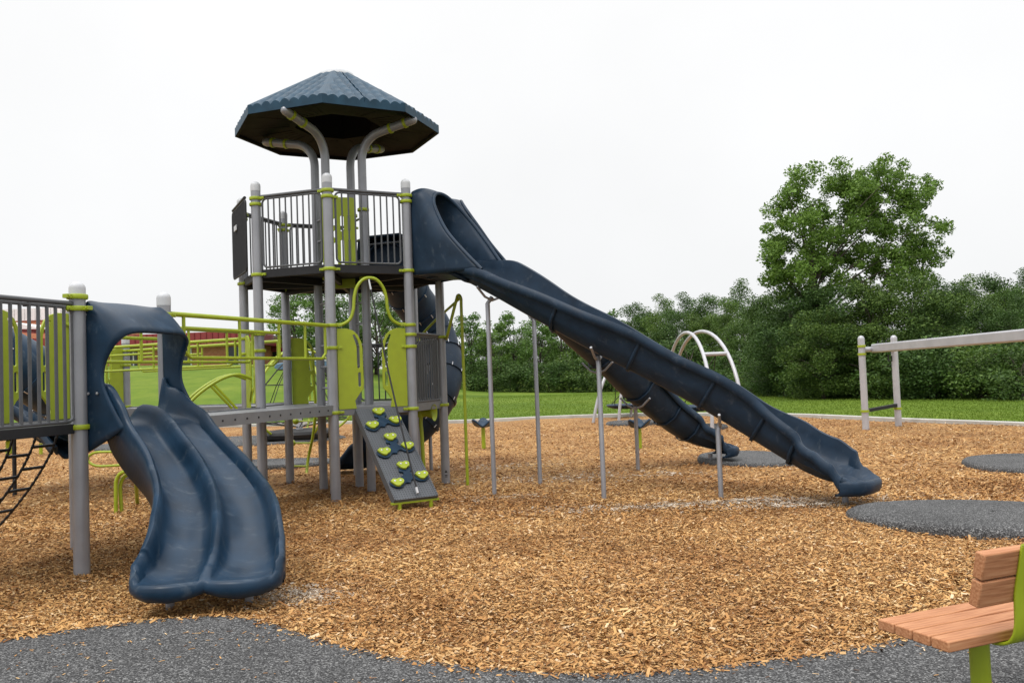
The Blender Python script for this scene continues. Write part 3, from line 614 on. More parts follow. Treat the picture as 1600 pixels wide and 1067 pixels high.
def lip_rows(path,prof,lanes,dep,F=.13,rc=.13,rim=.04):
    t=(path[-1]-path[-2]).normalized(); s=V((t.y,-t.x,0)).normalized(); u=s.cross(t); tl=UP.cross(s).normalized(); tl=tl if tl.dot(t)>0 else -tl
    e=path[-1]; P=prof(1); wm=max(a for a,_ in P); rows=[]
    def fe(a):
        q=min(1,abs(a)/wm); c=max(0,abs(a)-(wm-rc)); b=(.065*abs(math.sin(PI*a/wm))**.9-.015 if lanes==2 else .05*(1-q*q))
        return .012+F-rc+math.sqrt(max(0,rc*rc-c*c))+b*(1-c/rc)
    for v in(.12,.28,.45,.6,.74,.86,.95,1.0):
        row=[]; w_=lerp(u,UP,min(1,v*1.5)).normalized()
        for i,(a,b2) in enumerate(P):
            b=b2 if i in(0,len(P)-1) else max(b2*(1-.62*v*v),rim*sst(.4,.95,v)); row.append(e+s*a+tl*(v*fe(a))+w_*b)
        rows.append(row)
    top=[q.z-e.z for q in rows[-1]]
    for df,z,sc in((.013,.4,1),(.016,-.02,1),(.010,-dep*.55,.995),(-.012,-dep*.9,.985),(-.05,-dep,.96)):
        row=[]
        for i,(a,b2) in enumerate(P):
            zz=top[i]-.016 if z==.4 else min(top[i],z*(.55+.6*abs(math.sin(PI*a/wm)) if lanes==2 else 1)); row.append(e+s*(a*sc)+tl*((fe(a) if df>-.1 else min(fe(a),.0))+df)+UP*zz)
        rows.append(row)
    return rows
ds=sweep('double_slide',path,dprof,NAVYS,PS,.022,extra=lip_rows(path,dprof,2,.075,.165,.15,.028))
ds['label']='short twin lane slide with arched hood, wide navy plastic beside the front post'
for p in(gr(264,946),gr(388,942)):
    m=MB(); m.lathe([(.03,-.2),(.03,.12)],p+V((0,.02,0)),14); m.build('slide_foot',GREY,ds)
# hood
def hoodc(u,wv,z): return mid+aD*u+nO*wv+UP*z
Bk=[(-.485,1.02),(-.485,1.35),(-.485,1.6),(-.485,1.9),(-.485,2.16),(-.478,2.255),(-.445,2.29),(-.3,2.285),(-.1,2.29),(.1,2.29),(.3,2.285),(.445,2.29),(.478,2.255),(.485,2.16),(.485,1.9),(.485,1.6),(.485,1.35),(.485,1.02)]
Fr=[(-.50,.44,1.22),(-.50,.33,1.37),(-.50,.22,1.58),(-.49,.22,1.74),(-.47,.28,1.88),(-.44,.33,1.95),(-.38,.36,2.0),(-.28,.38,2.025),(-.1,.39,2.03),(.1,.39,2.03),(.28,.38,2.025),(.38,.36,2.0),(.44,.33,1.95),(.47,.28,1.88),(.49,.22,1.74),(.50,.22,1.58),(.50,.33,1.37),(.50,.44,1.22)]
bk=cat_rom([hoodc(u,.03,z) for u,z in Bk],5); fr=cat_rom([hoodc(u,wv,z) for u,wv,z in Fr],5)
rows=[]
for j in range(9):
    t=j/8; rows.append([lerp(a,b2,t)+(UP*.03+V((0,0,0)))*math.sin(PI*t)*(1 if a.z>2.1 else .0) for a,b2 in zip(bk,fr)])
hood=MB().grid(rows).build('slide_hood',NAVYS,ds,solid=.03,smooth=70)
m=MB()
for px,py in((144,613),(163,612)):
    c=hoodc(-.505,.08 if px<150 else .17,1.515); m.lathe([(.012,0),(.012,.006),(0,.01)],c-aD*.012,10,tuple(-aD))
m.build('bolt',STEEL,hood)
# flange of the hood against the posts
m=MB(); m.tube([L1+nO*.03+UP*2.19,hoodc(-.46,.05,2.17)],.014,10); m.build('hood_bolt',CAPM,ds)

# long twin slides off the upper deck
ce=(C_+E_)/2; ed=(E_-C_).normalized(); eo=V((ed.y,-ed.x,0))
def uprof(t,W=.30,H0=.40,HR=None):
    if HR is not None:
        l=uprof(t,W,H0); r=uprof(t,W,HR); n=len(l)//2; return l[:n]+r[n:]
    hs=H0; fz=-.03*sst(.82,1,t); return [(-W-.05,hs-.10+fz),(-W-.05,hs-.03),(-W-.03,hs),(-W-.004,hs-.004),(-W+.012,hs*.75),(-W+.03,hs*.4),(-W+.07,.10),(-W+.14,.02),(-.08,-.002),(.08,-.002),(W-.14,.02),(W-.07,.10),(W-.03,hs*.4),(W-.012,hs*.75),(W+.004,hs-.004),(W+.03,hs),(W+.05,hs-.03),(W+.05,hs-.10+fz)]
END=[(.58,.42),(.70,.35),(.82,.29),(.92,.22),(1,.085)]
ENDF=[(.58,.42),(.68,.40),(.80,.36),(.90,.29),(1,.12)]
def make_lprof(HL,HR,EL=END):
    def f(t):
        q=sst(.2,.34,t)*(1-sst(.68,.82,t)); wv=.017*math.sin(t*38)*q; W=.27+.016*math.sin(t*38+1)*q+interp([(0,-.08),(.09,-.06),(.17,0),(.6,0),(.74,.04),(.88,.085),(1,.045)],t)
        return uprof(t,W,interp(HL+EL,t)+wv,interp(HR+END,t)+wv)
    return f
LPN=make_lprof([(0,.2),(.1,.25),(.19,.45),(.3,.42)],[(0,.15),(.1,.17),(.19,.27),(.32,.38),(.42,.42)],ENDF)
LPR=make_lprof([(0,.2),(.1,.3),(.18,.52),(.3,.46),(.42,.42)],[(0,.15),(.1,.17),(.2,.38),(.3,.42)])
st=ce+eo*.1
front=[st-ed*.20+UP*3.05,V((-.68,11.33,2.90)),V((-.24,10.98,2.63)),V((.35,10.60,2.23)),V((1.04,10.28,1.78)),V((1.75,10.09,1.36)),V((2.36,9.96,.98)),V((2.8,9.83,.68)),V((3.15,9.66,.44)),V((3.38,9.46,.31)),V((3.54,9.31,.25)),V((3.65,9.21,.235))]
rear=[st+ed*.20+UP*3.05,V((-.46,11.90,2.90)),V((.0,11.86,2.62)),V((.5,11.97,2.28)),V((1.0,12.3,1.85)),V((1.5,12.72,1.40)),V((1.95,13.08,.98)),V((2.35,13.36,.66)),V((2.68,13.52,.42)),V((2.95,13.58,.30)),V((3.17,13.6,.24)),V((3.30,13.6,.225))]
lanes=[]
for ctl,lprof,lab in((front,LPN,'near lane of the long navy slides, running down towards the right rubber mat'),(rear,LPR,'far lane of the long navy slides, passing behind the near lane')):
    path=cat_rom(ctl,10); o=sweep('long_slide',path,lprof,NAVY,PS,.026,extra=lip_rows(path,lprof,1,.10,.17,.20,.03)); o['label']=lab; lanes.append((o,path))
    n=len(path)                        # joints between the moulded sections
    for f in(.3,.41,.52,.63,.73):
        i=int(f*(n-1)); t=(path[i+1]-path[i]).normalized(); s=V((t.y,-t.x,0)).normalized(); u=s.cross(t); m=MB()
        pr=lprof(f); rows=[[path[i]+t*k+s*(a+(.026 if a>0 else -.026))+u*(b2-.03) for a,b2 in pr[3:-3]] for k in(-.02,.02)]; m.grid(rows); m.build('joint_band',NAVY,o,solid=.012)
def support(o,path,base,r=.03,spread=.28):
    b2=V((base.x,base.y,0)); i=min(range(len(path)),key=lambda k:(path[k]-V((b2.x,b2.y,path[k].z))).length); c=path[i]; t=(path[min(i+1,len(path)-1)]-path[i-1]).normalized(); s=V((t.y,-t.x,0)).normalized()
    top=c+UP*-.05; m=MB(); m.tube([b2+UP*-.2,V((b2.x,b2.y,top.z-.10)),top-UP*.02],r,14)
    for k in(-1,1): m.tube([top-UP*.06,top+s*(k*.15)-UP*.02,c+s*(k*(spread+.03))+UP*.05],.016,8)
    m.build('support_pole',PALE if False else GREY,o)
for b2 in(V((-.30,10.95,0)),V((1.04,10.22,0)),V((2.38,9.92,0))): support(*lanes[0],b2)
for b2 in(V((.32,11.83,0)),V((1.27,12.52,0)),V((1.87,13.05,0))): support(*lanes[1],b2)
for (o_,_),q in zip(lanes,(V((3.58,9.27,0)),V((3.12,13.6,0)))):
    m=MB(); m.lathe([(.035,-.2),(.035,.16)],q,14); m.build('slide_foot',GREY,o_)
# shared hood of the long slides: two tunnels whose rims run down into the lips
hc=lambda u,wv,z: ce+ed*u+eo*wv+UP*z
lh=None
for Bk,Fr in(([(-.50,2.93),(-.50,3.3),(-.50,3.6),(-.50,3.88),(-.48,4.02),(-.38,4.09),(-.24,4.07),(-.1,4.03),(-.02,3.9),(-.02,3.6),(-.02,3.3),(-.02,2.93)],
     [(-.80,1.14,2.90),(-.72,.88,3.16),(-.63,.62,3.45),(-.55,.45,3.74),(-.49,.38,3.92),(-.38,.38,4.03),(-.24,.44,4.03),(-.13,.54,3.93),(-.08,.66,3.78),(-.08,.82,3.58),(-.13,1.0,3.34),(-.20,1.2,3.06)]),
    ([(.02,2.93),(.02,3.3),(.02,3.6),(.02,3.9),(.1,4.03),(.24,4.07),(.38,4.09),(.48,4.02),(.50,3.88),(.50,3.6),(.50,3.3),(.50,2.93)],
     [(.05,1.2,3.08),(.03,1.0,3.34),(.03,.84,3.58),(.05,.70,3.78),(.12,.58,3.94),(.24,.50,4.03),(.38,.46,4.01),(.48,.48,3.88),(.53,.56,3.70),(.58,.70,3.5),(.63,.9,3.28),(.66,1.12,3.06)])):
    bk=cat_rom([hc(u,.05,z) for u,z in Bk],5); fr=cat_rom([hc(*q) for q in Fr],5); rows=[]
    for j in range(11):
        t=j/10; row=[]
        for a,b2 in zip(bk,fr):
            q=lerp(a,b2,t); k=sst(3.0,3.5,q.z); q=q+(V((q.x-ce.x,q.y-ce.y,0)).dot(ed)*ed).normalized()*(.045*math.sin(PI*t)*k)+UP*(.04*math.sin(PI*t)*sst(3.7,4.0,q.z)); row.append(q)
        rows.append(row)
    if lh is None: lh=part(MB().grid(rows),'slide_hood',NAVY,solid=.03,smooth=70)
    else: MB().grid(rows).build('hood_tunnel',NAVY,lh,solid=.03,smooth=70)
    m=MB(); m.tube(fr,.026,10); m.build('hood_rim',NAVY,lh)
m=MB(); m.grid([[hc(u*(1+.3*wv),wv,z) for u in(-.5,-.25,0,.25,.5)] for wv,z in((.02,2.98),(.3,2.98),(.6,2.94),(.85,2.80))]); m.build('hood_floor',NAVY,lh,solid=.06)
# spiral tube slide at the back
def tubeslide(name,pts,r,mt,par,n=28,seg=8):
    P=cat_rom(pts,10); m=MB(); m.tube(P,r,n,cap=False); o=m.build(name,mt,par,solid=.02,off=-1)
    for k in range(seg//2,len(P)-2,seg):
        t=(P[k+1]-P[k]).normalized(); a=t.orthogonal().normalized(); b2=t.cross(a); jb=MB()
        jb.lathe([(r,-.03),(r+.022,-.025),(r+.022,.025),(r,.03)],P[k],n,tuple(t)); jb.second(STEEL)
        for j in range(10):
            q=(a*math.cos(j*.628)+b2*math.sin(j*.628)); jb.lathe([(.010,-.03),(.010,.03)],P[k]+q*(r+.016),8,tuple(t))
        jb.build('tube_joint',mt,o)
    return o,P
sp_pts=[(-2.0,13.45,3.42),(-1.90,13.85,3.32),(-1.74,14.35,2.98),(-1.50,14.70,2.58),(-1.31,14.72,2.15),(-1.22,14.48,1.70),(-1.32,14.18,1.25),(-1.62,14.02,.85),(-2.05,14.05,.58),(-2.5,14.1,.47)]
ts,P=tubeslide('tube_slide',sp_pts,.36,NAVY,PS)
ex=cat_rom([(-2.42,14.1,.10),(-2.7,14.1,.09),(-3.02,14.08,.09)],6)
sweep('exit_chute',ex,lambda t:uprof(t,.30,interp([(0,.55),(.4,.42),(1,.12)],t)),NAVY,ts,.025)
m=MB(); q=gr(674,735); m.tube([q+UP*-.2,q+UP*1.75],.03,12); m.build('support_pole',GREY,ts)
hcx=(G_+H_)/2; hd=(H_-G_).normalized(); ho=V((-hd.y,hd.x,0)); m=MB()
rows=[[hcx+hd*u+ho*wv+UP*z for u,z in((-.45,3.03),(-.45,3.5),(-.42,3.80),(-.3,3.86),(.3,3.86),(.42,3.80),(.45,3.5),(.45,3.03))] for wv in(.04,.2,.42)]
m.grid(rows); th=m.build('tube_hood',NAVY,ts,solid=.03); m=MB(); m.add([hcx+hd*u+ho*.43+UP*z for u,z in((-.45,3.0),(-.45,3.86),(.45,3.86),(.45,3.0))],[(0,1,2,3)]); m.build('hood_back',NAVY,ts,solid=.03)
m=MB(); m.tube([hcx-hd*.36+UP*3.72,hcx+hd*.36+UP*3.72],.016,8); m.build('grab_bar',RAILM,ts)

# ------------------------------------------------------------------ separate tube slide at the far left
T2=empty('tube_slide',at(20,720,11.2)*1.0,'navy enclosed tube slide seen through the left railing','slide'); T2.location.z=0
tb=[at(-120,500,10.4),at(-60,525,10.7),at(0,556,11),at(60,590,11.3),at(105,622,11.8),at(120,645,12.5),at(85,655,13.0)]
o,_=tubeslide('tube',tb,.385,NAVYS,T2); 
ch=cat_rom([at(-30,636,12.9),at(15,648,12.9),at(50,668,12.9),at(85,690,12.8),at(110,715,12.6)],6)
sweep('exit_chute',ch,lambda t:uprof(t,.26,.22),NAVY,T2,.025)
m=MB(); q=at(22,690,12.7); m.tube([V((q.x,q.y,-.2)),V((q.x,q.y,q.z+.1))],.03,12); m.build('support_pole',DARK,T2)
q=at(-40,540,10.8); m=MB(); m.tube([V((q.x,q.y,-.2)),V((q.x,q.y,q.z-.3))],.045,12); m.build('support_pole',GREY,T2)

# ------------------------------------------------------------------ small play pieces
def talk_tube():
    b2=gr(664,760); e=empty('talk_tube',b2,'lime horn shaped talk tube on a thin lime pole beside the ramp','talk tube')
    top=at(658,650,b2.y); m=MB(); m.tube(cat_rom([b2+UP*-.2,V((b2.x-.02,b2.y,.7)),V((b2.x-.03,b2.y,top.z-.1)),top],6),.028,12); m.build('pole',LIME,e)
    a=at(657,645,b2.y); d=V((.95,-.25,.0)).normalized()
    pr=[(.045,-.04),(.05,.0),(.055,.06),(.065,.12),(.085,.17),(.115,.205),(.12,.212),(.105,.205),(.075,.16),(.05,.10),(.02,.08)]
    m=MB(); m.lathe(pr,a,22,tuple(d)); m.lathe([(.05,0),(.06,.05),(.05,.1),(0,.1)],a+UP*-.06,14); m.build('horn',LIMEP,e)
talk_tube()
def petal_seat(base,h,label,spring=False,r=.2,form=0,group='single seats scattered over the chips'):
    e=empty('spinner_seat' if not spring else 'spring_seat',base,label,'seat',group); b2=V(base)
    m=MB()
    if spring:
        m.tube([b2+UP*(.05+(h-.08)*k/120)+V((math.cos(k*.55),math.sin(k*.55),0))*.075 for k in range(121)],.016,8)
    m.tube([b2+UP*-.15,b2+UP*(h-.02)],.042 if not spring else .02,14)
    m.build('spring' if spring else 'seat_post',LIME,e)
    m=MB(); rows=[]
    for k in range(7):
        rr=r*max(.03,k/6); row=[]
        for i in range(48):
            t=2*PI*i/48
            if form==0: z=h+.10*(k/6)**2*(1+.75*math.cos(3*t+1.57)); q=rr*(1+.16*math.cos(3*t+1.57)*(k/6))
            elif form==1: z=h+.03*(k/6)**2; q=rr
            else: z=h+.14*(k/6); q=rr
            row.append(b2+V((q*math.cos(t),q*math.sin(t),z-b2.z*0)))
        rows.append(row)
    m.grid(rows,True); m.build('seat',NAVYS,e,solid=.035,smooth=60)
petal_seat(gr(756,701),.46,'navy three petal seat on a leaning lime post, right of the tower',r=.21)
petal_seat(gr(1000,700),.40,'navy seat on a lime post half hidden under the far slide lane',r=.2)
petal_seat(gr(15,712),.40,'round flat navy seat on a lime coil spring at the left edge',True,.26,1)
petal_seat(gr(64,710),.30,'navy cone shaped seat on a lime post left of the front post',False,.17,2)
petal_seat(gr(681,665),.25,'navy seat on a short lime post near the kerb behind the tower',False,.15,1)
# arch swings: two arches leaning together, seen almost end on
def arch_swing(bases,apex,seat,label,h):
    c0=sum((a+b2 for a,b2 in bases),V((0,0,0)))/4; e=empty('arch_swing',c0,label,'swing','white arch swings by the lawn'); cur=[]
    for (a,b2),ap in zip(bases,apex):
        mid=(a+b2)/2; pts=[a+UP*-.2]
        for k in range(29):
            t=PI*k/28; z=h*max(0,math.sin(t))**.85; f=.5-.5*math.cos(t); q=lerp(a,b2,f); pts.append(q+(ap-V((mid.x,mid.y,0)))*(z/h)*V((1,0,0)).x if False else q+V((ap.x-mid.x,0,0))*(z/h)+UP*z)
        pts.append(b2+UP*-.2); cur.append(pts); m=MB(); m.tube(pts,.046,14); m.build('arch',PALE,e)
    for k in(8,22): m=MB(); m.tube([cur[0][k],cur[1][k]],.05,12); m.build('cross_bar',PALE,e)
    c=seat; m=MB(); m.lathe([(0,-.10),(.3,-.09),(.52,-.03),(.58,.03),(.55,.06),(.45,.02),(.2,-.02),(0,-.03)],c,36); m.build('saucer_seat',NAVY,e)
    m=MB()
    for k,sg in((8,-1),(22,1)):
        q=(cur[0][k]+cur[1][k])/2-UP*.05
        for s in(-1,1): m.tube([q,c+V((s*.35,sg*.4,.05))],.012,6)
    m.build('hanger_rope',DARK,e)
arch_swing([(gr(1113,676),gr(1040,655)),(gr(1163,674),gr(1053,657))],[at(1074,516,22.6),at(1092,515,22.6)],at(1082,637,21.8),'white double arch swing with a navy saucer seat, right of the crossing slides',2.5)
arch_swing([(gr(927,660),gr(985,652)),(gr(967,657),gr(1015,650))],[at(965,560,28),at(990,560,28)],at(975,634,27.5),'white double arch swing mostly hidden behind the long slides',2.0)
# net spinner behind the tower
sp0=V((-5.75,22.5,0)); e=empty('net_climber',sp0,'lime armed rope net climber on a black disc, seen beyond the bridge','climber')
m=MB(); m.lathe([(0,.05),(.8,.05),(.95,.10),(1.0,.2),(.95,.27),(.6,.3),(0,.3)],sp0,40); m.build('base_disc',BLACK,e)
m=MB(); m.lathe([(.09,.2),(.09,1.3),(0,1.35)],sp0,18); m.build('centre_post',PALE,e)
for k in range(5):
    t=k*2*PI/5+.35; dv=V((math.cos(t),math.sin(t),0)); m=MB(); m.tube(cat_rom([sp0+dv*.9+UP*.2,sp0+dv*1.35+UP*.6,sp0+dv*1.45+UP*1.2,sp0+dv*1.05+UP*1.9,sp0+dv*.45+UP*2.35,sp0+UP*2.45],6),.032,10); m.build('arm',LIME,e)
m=MB(); ring=[[sp0+V((math.cos(a),math.sin(a),0))*r+UP*z for a in frange(0,2*PI,20)] for r,z in((1.25,.55),(1.2,1.0),(.9,1.5),(.55,1.9))]
for rg in ring: m.tube(rg,.014,6)
for i in range(0,20,2): m.tube([sp0+UP*.35]+[rg[i] for rg in ring]+[sp0+UP*2.4],.012,6)
m.build('rope_net',BLACK,e)
m=MB(); m.tube([sp0+V((math.cos(a),math.sin(a),0))*1.25+UP*.95 for a in frange(0,2*PI,32)[:-1]],.035,10,True); m.build('grip_ring',PALE,e)
# track beam at the right
z1,z2=gr(1353,671),gr(1404,666); e=empty('glider_frame',z1,'white steel two post frame carrying a long beam, on the right','play equipment')
zt=2.13
for p in(z1,z2):
    m=MB(); m.lathe([(.075,-.2),(.075,zt-.1)]+[(.075*math.cos(R(t)),zt-.08+.08*math.sin(R(t))) for t in(0,20,40,60,75,90)],p,20); po=m.build('post',PALE,e)
    for z in((zt-.24,zt-.42,.42) if p is z1 else (.42,)): MB().lathe([(.08,-.025),(.092,-.025),(.092,.025),(.08,.025)],p+UP*z,18).build('clamp',LIME,po)
ba=lerp(z1,z2,.35)+UP*(zt-.30); bd=V((8.35,8.0,zt-.22)); m=MB(); m.bar(ba+(bd-ba).normalized()*.05,bd,.16,.20); m.build('beam',PALE,e,bevel=.03)
m=MB(); m.tube([z1+UP*(zt-.32),z2+UP*(zt-.32)],.06,14); m.bar(ba-UP*.12,ba+UP*.12,.2,.2); m.build('cross_bar',PALE,e)
m=MB(); m.bar(z1+UP*.42,z2+UP*.5,.09,.07); m.build('step_bar',DARK,e)
m=MB(); q=lerp(z1,z2,.8); m.tube([q+UP*(zt-.45),q+UP*(zt-.6),q+V((.1,.05,zt-.6)),q+V((.1,.05,zt-.48))],.015,8); m.build('hook',DARK,e)

# ------------------------------------------------------------------ bench
bz=.45; fa=gr(1370,966,bz); ne=gr(1483,1003,bz); dp=(ne-fa); dp.z=0; dpl=dp.length; dp.normalize(); lx=V((-dp.y,dp.x,0)); 
if lx.x<0: lx=-lx
BN=empty('park_bench',(fa.x+.6,fa.y,0),'orange board bench with lime steel supports at the lower right corner','bench')
LB=1.75; pw=dpl/4
def plank(name,c,size,ax3,mt=WOOD):
    m=MB(); a,b2,c2=[q/2 for q in size]
    v=[V((i*a,j*b2,k*c2)) for i in(-1,1) for j in(-1,1) for k in(-1,1)]
    m.add(v,[(0,1,3,2),(4,6,7,5),(0,4,5,1),(2,3,7,6),(0,2,6,4),(1,5,7,3)]); o=m.build(name,mt,BN,bevel=.006,world=False)
    o.matrix_local=Mx.Translation(V(c)-BN.location)@Mx((ax3[0],ax3[1],ax3[2])).transposed().to_4x4(); return o
for i in range(4): plank('seat_board',fa+lx*(LB/2)+dp*(pw*(i+.5))-UP*.022,(LB,pw-.007,.044),(lx,dp,UP))
tilt=R(12); bu=(UP*math.cos(tilt)+dp*math.sin(tilt)); bn=bu.cross(lx)
bb=fa+dp*(dpl+.035)+lx*0+UP*.13; off=.095
for i in range(2): plank('back_board',bb+lx*(off+(LB-.12)/2)+bu*(.055+i*.112),(LB-.12,.045,.105),(lx,bn,bu))
for f in(.335,1.4):
    m=MB(); o=fa+lx*f; pts=[(dp*.03,-.056),(dp*(dpl*.8),-.056),(dp*(dpl+.0),-.05),(dp*(dpl+.045),-.02),(dp*(dpl+.066),.04)]
    base=[o+a+UP*z for a,z in pts]+[bb+lx*f+bu*s-bn*(0)+dp*.031 for s in(.03,.13,.225,.235)]
    pth=cat_rom(base,4); rows=[]
    for p in pth: rows.append([p-lx*.055,p+lx*.055])
    m.grid(rows); m.build('bracket',LIME,BN,solid=.012)
    m=MB(); c=o+dp*(dpl*.52)+lx*.03; m.lathe([(.04,-.1),(.04,bz-.06)],(c.x,c.y,0),20); m.build('leg',LIME,BN)
    m=MB()
    for s in(.06,.17): m.lathe([(.012,0),(.012,.006),(0,.01)],bb+lx*f+bu*s+dp*.04,10,tuple(dp))
    m.build('bolt',STEEL,BN)

# ------------------------------------------------------------------ buildings and car up the slope
def bl(p,z): return V((p[0],p[1],z))
Yb=66; xr=at(392,560,Yb).x; z0=2.6
SB=empty('school_building',(xr-14,Yb,z0),'low brick building with red metal fascia and a white upper storey, up the grass slope','building')
m=MB(); m.box((xr-25,Yb+8,3.6),(50,16,2.4)); m.build('wall',BRICK,SB,smooth=0)
zt0=at(300,541,Yb).z; zt1=at(300,521,Yb).z
m=MB(); m.box((xr-25,Yb+7.6,(zt0+zt1)/2),(51.2,17.4,zt1-zt0)); 
for k in range(110): m.box((xr-50+k*.46,Yb-1.15,(zt0+zt1)/2),(.05,.06,zt1-zt0-.02))
m.build('fascia',REDMET,SB,smooth=0)
x105=at(112,490,80).x; zq=[at(60,y,80).z for y in(480,499,513)]
m=MB(); m.box((x105-20,88,(zq[1]+3)/2),(40,14,zq[1]-3)); m.build('upper_wall',BRICK,SB,smooth=0)
m=MB(); m.box((x105-20,88,(zq[0]+zq[1])/2),(40.3,14.3,zq[0]-zq[1])); 
for k in range(80): m.box((x105-40+k*.5,80.8,(zq[0]+zq[1])/2),(.04,.06,zq[0]-zq[1]-.05))
m.build('upper_cladding',WHITE,SB,smooth=0)
m=MB(); g=[at(-30,514,70),at(18,503,70),at(72,514,70)]; m.add([V((p.x,p.y,p.z)) for p in g]+[V((p.x,p.y+8,p.z)) for p in g],[(0,1,2),(5,4,3),(0,3,4,1),(1,4,5,2),(0,2,5,3)]); m.build('gable_roof',WHITE,SB,smooth=0)
for px in(290,365,200): 
    c=at(px,561,Yb-.05); m=MB(); m.box((c.x,Yb-.04,3.72),(.75 if px!=200 else 1.4,.08,1.6)); wn_=m.build('window',GLASS,SB)
    m=MB()
    for s in(-1,1): m.box((c.x+s*.45,Yb-.06,3.72),(.1,.12,1.7))
    m.box((c.x,Yb-.06,2.92),(1.0,.12,.1)); m.build('window_frame',WHITE,wn_)
m=MB(); q=at(37,476,80.5); m.box((q.x,81,q.z),(.6,.4,.3)); m.box((q.x+.1,81,q.z+.3),(.1,.1,.5)); m.lathe([(0,.0),(.15,.05),(.2,.12)],(q.x+.2,81,q.z+.35),14,(1,-.4,.5)); m.build('roof_unit',DARK,SB,smooth=30)
a=at(398,540,72).x; b2=at(447,560,72).x; e=empty('small_building',((a+b2)/2,74,2.7),'small cream building with a red band roof, behind the tower posts','building')
zr0,zr1=at(420,550,72).z,at(420,532,72).z
m=MB(); m.box(((a+b2)/2,76,(zr0+2)/2),(b2-a,8,zr0-2)); m.build('wall',CREAM,e,smooth=0)
m=MB(); m.box(((a+b2)/2-.1,75.9,(zr0+zr1)/2),(b2-a+.6,8.6,zr1-zr0)); m.build('roof',REDMET,e,smooth=0)
m=MB(); m.box(((a+b2)/2+.3,71.97,3.6),(.8,.06,1.6)); m.build('door',GLASS,e)
q=at(433,524,70); e=empty('street_lamp',(q.x,70,hill(q.x,70)),'thin street lamp with a flat round head near the cream building','street lamp'); m=MB(); m.lathe([(.06,hill(q.x,70)-.2),(.045,q.z)],(q.x,70,0),12); m.build('lamp_pole',GREY,e); m=MB(); m.lathe([(.0,-.14),(.3,-.12),(.34,0),(.2,.1),(0,.12)],(q.x,70,q.z),18); m.build('lamp_head',CAPM,e)
# parked car
cc=at(487,572,58); zc=hill(cc.x,58)-.25
CAR=empty('parked_car',(cc.x,58,zc),'blue van with white window trim parked up the slope behind the tower','car')
CARP=mat('blue car paint',(.06,.13,.22),.25,0,.05,2,coat=.6)
m=MB(); prof=[(-2.3,.35),(-2.35,.75),(-2.15,.95),(-1.25,1.05),(-.75,1.58),(-.3,1.70),(1.6,1.70),(2.1,1.55),(2.3,1.0),(2.3,.35)]
rows=[[(x,y*f,z) for x,z in prof] for y,f in((-.88,1),(.88,1))]; rows=[[V((cc.x+x,58+y,zc+z)) for x,y,z in r] for r in rows]; m.grid(rows,True); n=len(prof); m.f+=[tuple(range(n)),tuple(range(2*n-1,n-1,-1))]; m.build('body',CARP,CAR,bevel=.06)
m=MB()
for x0,x1,xt0,xt1 in((-1.0,.1,-.68,.1),(.18,1.1,.18,1.1),(1.18,2.05,1.18,1.9)):
    for s in(-1,1): y=58+s*.885; m.add([V((cc.x+x0,y,zc+1.08)),V((cc.x+x1,y,zc+1.08)),V((cc.x+xt1,y,zc+1.55)),V((cc.x+xt0,y,zc+1.55))],[(0,1,2,3)])
m.build('window',GLASS,CAR,solid=.02)
m=MB(); m.bar((cc.x-.7,58-.89,zc+1.60),(cc.x+1.95,58-.89,zc+1.60),.03,.06); m.bar((cc.x-1.0,58-.89,zc+1.03),(cc.x+2.1,58-.89,zc+1.03),.03,.05); m.build('window_trim',WHITE,CAR)
for x in(-1.45,1.4):
    for s in(-1,1): m=MB(); m.lathe([(.2,-.1),(.32,-.1),(.34,0),(.32,.1),(.2,.1)],(cc.x+x,58+s*.82,zc+.34),20,(0,1,0)); wh=m.build('wheel',BLACK,CAR); m=MB(); m.lathe([(.2,-.09),(.2,.09)],(cc.x+x,58+s*.82,zc+.34),16,(0,1,0)); m.build('rim',STEEL,wh)

# ------------------------------------------------------------------ trees
LEAF=[islands('leaf bright',[(0,(.065,.13,.022)),(.5,(.115,.21,.036)),(1,(.18,.29,.065))],.55,.3,.28),
      islands('leaf dark',[(0,(.028,.06,.013)),(.5,(.058,.112,.022)),(1,(.105,.17,.038))],.6,.25,.14),
      islands('leaf mid',[(0,(.04,.085,.017)),(.5,(.075,.145,.028)),(1,(.125,.20,.05))],.55,.3,.26)]
def leaves(name,clumps,per,ls,mt,flat=.8):
    C=[];
    for c,r in clumps:
        k=max(6,int(per*(r**1.8))); d=rng.normal(0,1,(k,3)); d/=np.linalg.norm(d,axis=1)[:,None]; rr=r*rng.random(k)**.45
        C.append(np.array(c)+d*rr[:,None]*[1,1,flat])
    C=np.concatenate(C); n=len(C); a=rng.normal(0,1,(n,3)); a[:,2]*=.7; a/=np.linalg.norm(a,axis=1)[:,None]; b=np.cross(a,rng.normal(0,1,(n,3))); b/=np.linalg.norm(b,axis=1)[:,None]
    s=ls*np.exp(rng.normal(0,.3,n)); v=np.empty((n,4,3),np.float32); v[:,0]=C-a*s[:,None]; v[:,1]=C-b*(s*.5)[:,None]; v[:,2]=C+a*s[:,None]; v[:,3]=C+b*(s*.5)[:,None]
    me=bpy.data.meshes.new(name); me.vertices.add(4*n); me.vertices.foreach_set('co',v.ravel()); me.loops.add(4*n); me.loops.foreach_set('vertex_index',np.arange(4*n,dtype=np.int32)); me.polygons.add(n); me.polygons.foreach_set('loop_start',np.arange(0,4*n,4,dtype=np.int32)); me.update(calc_edges=True); me.materials.append(mt); return me
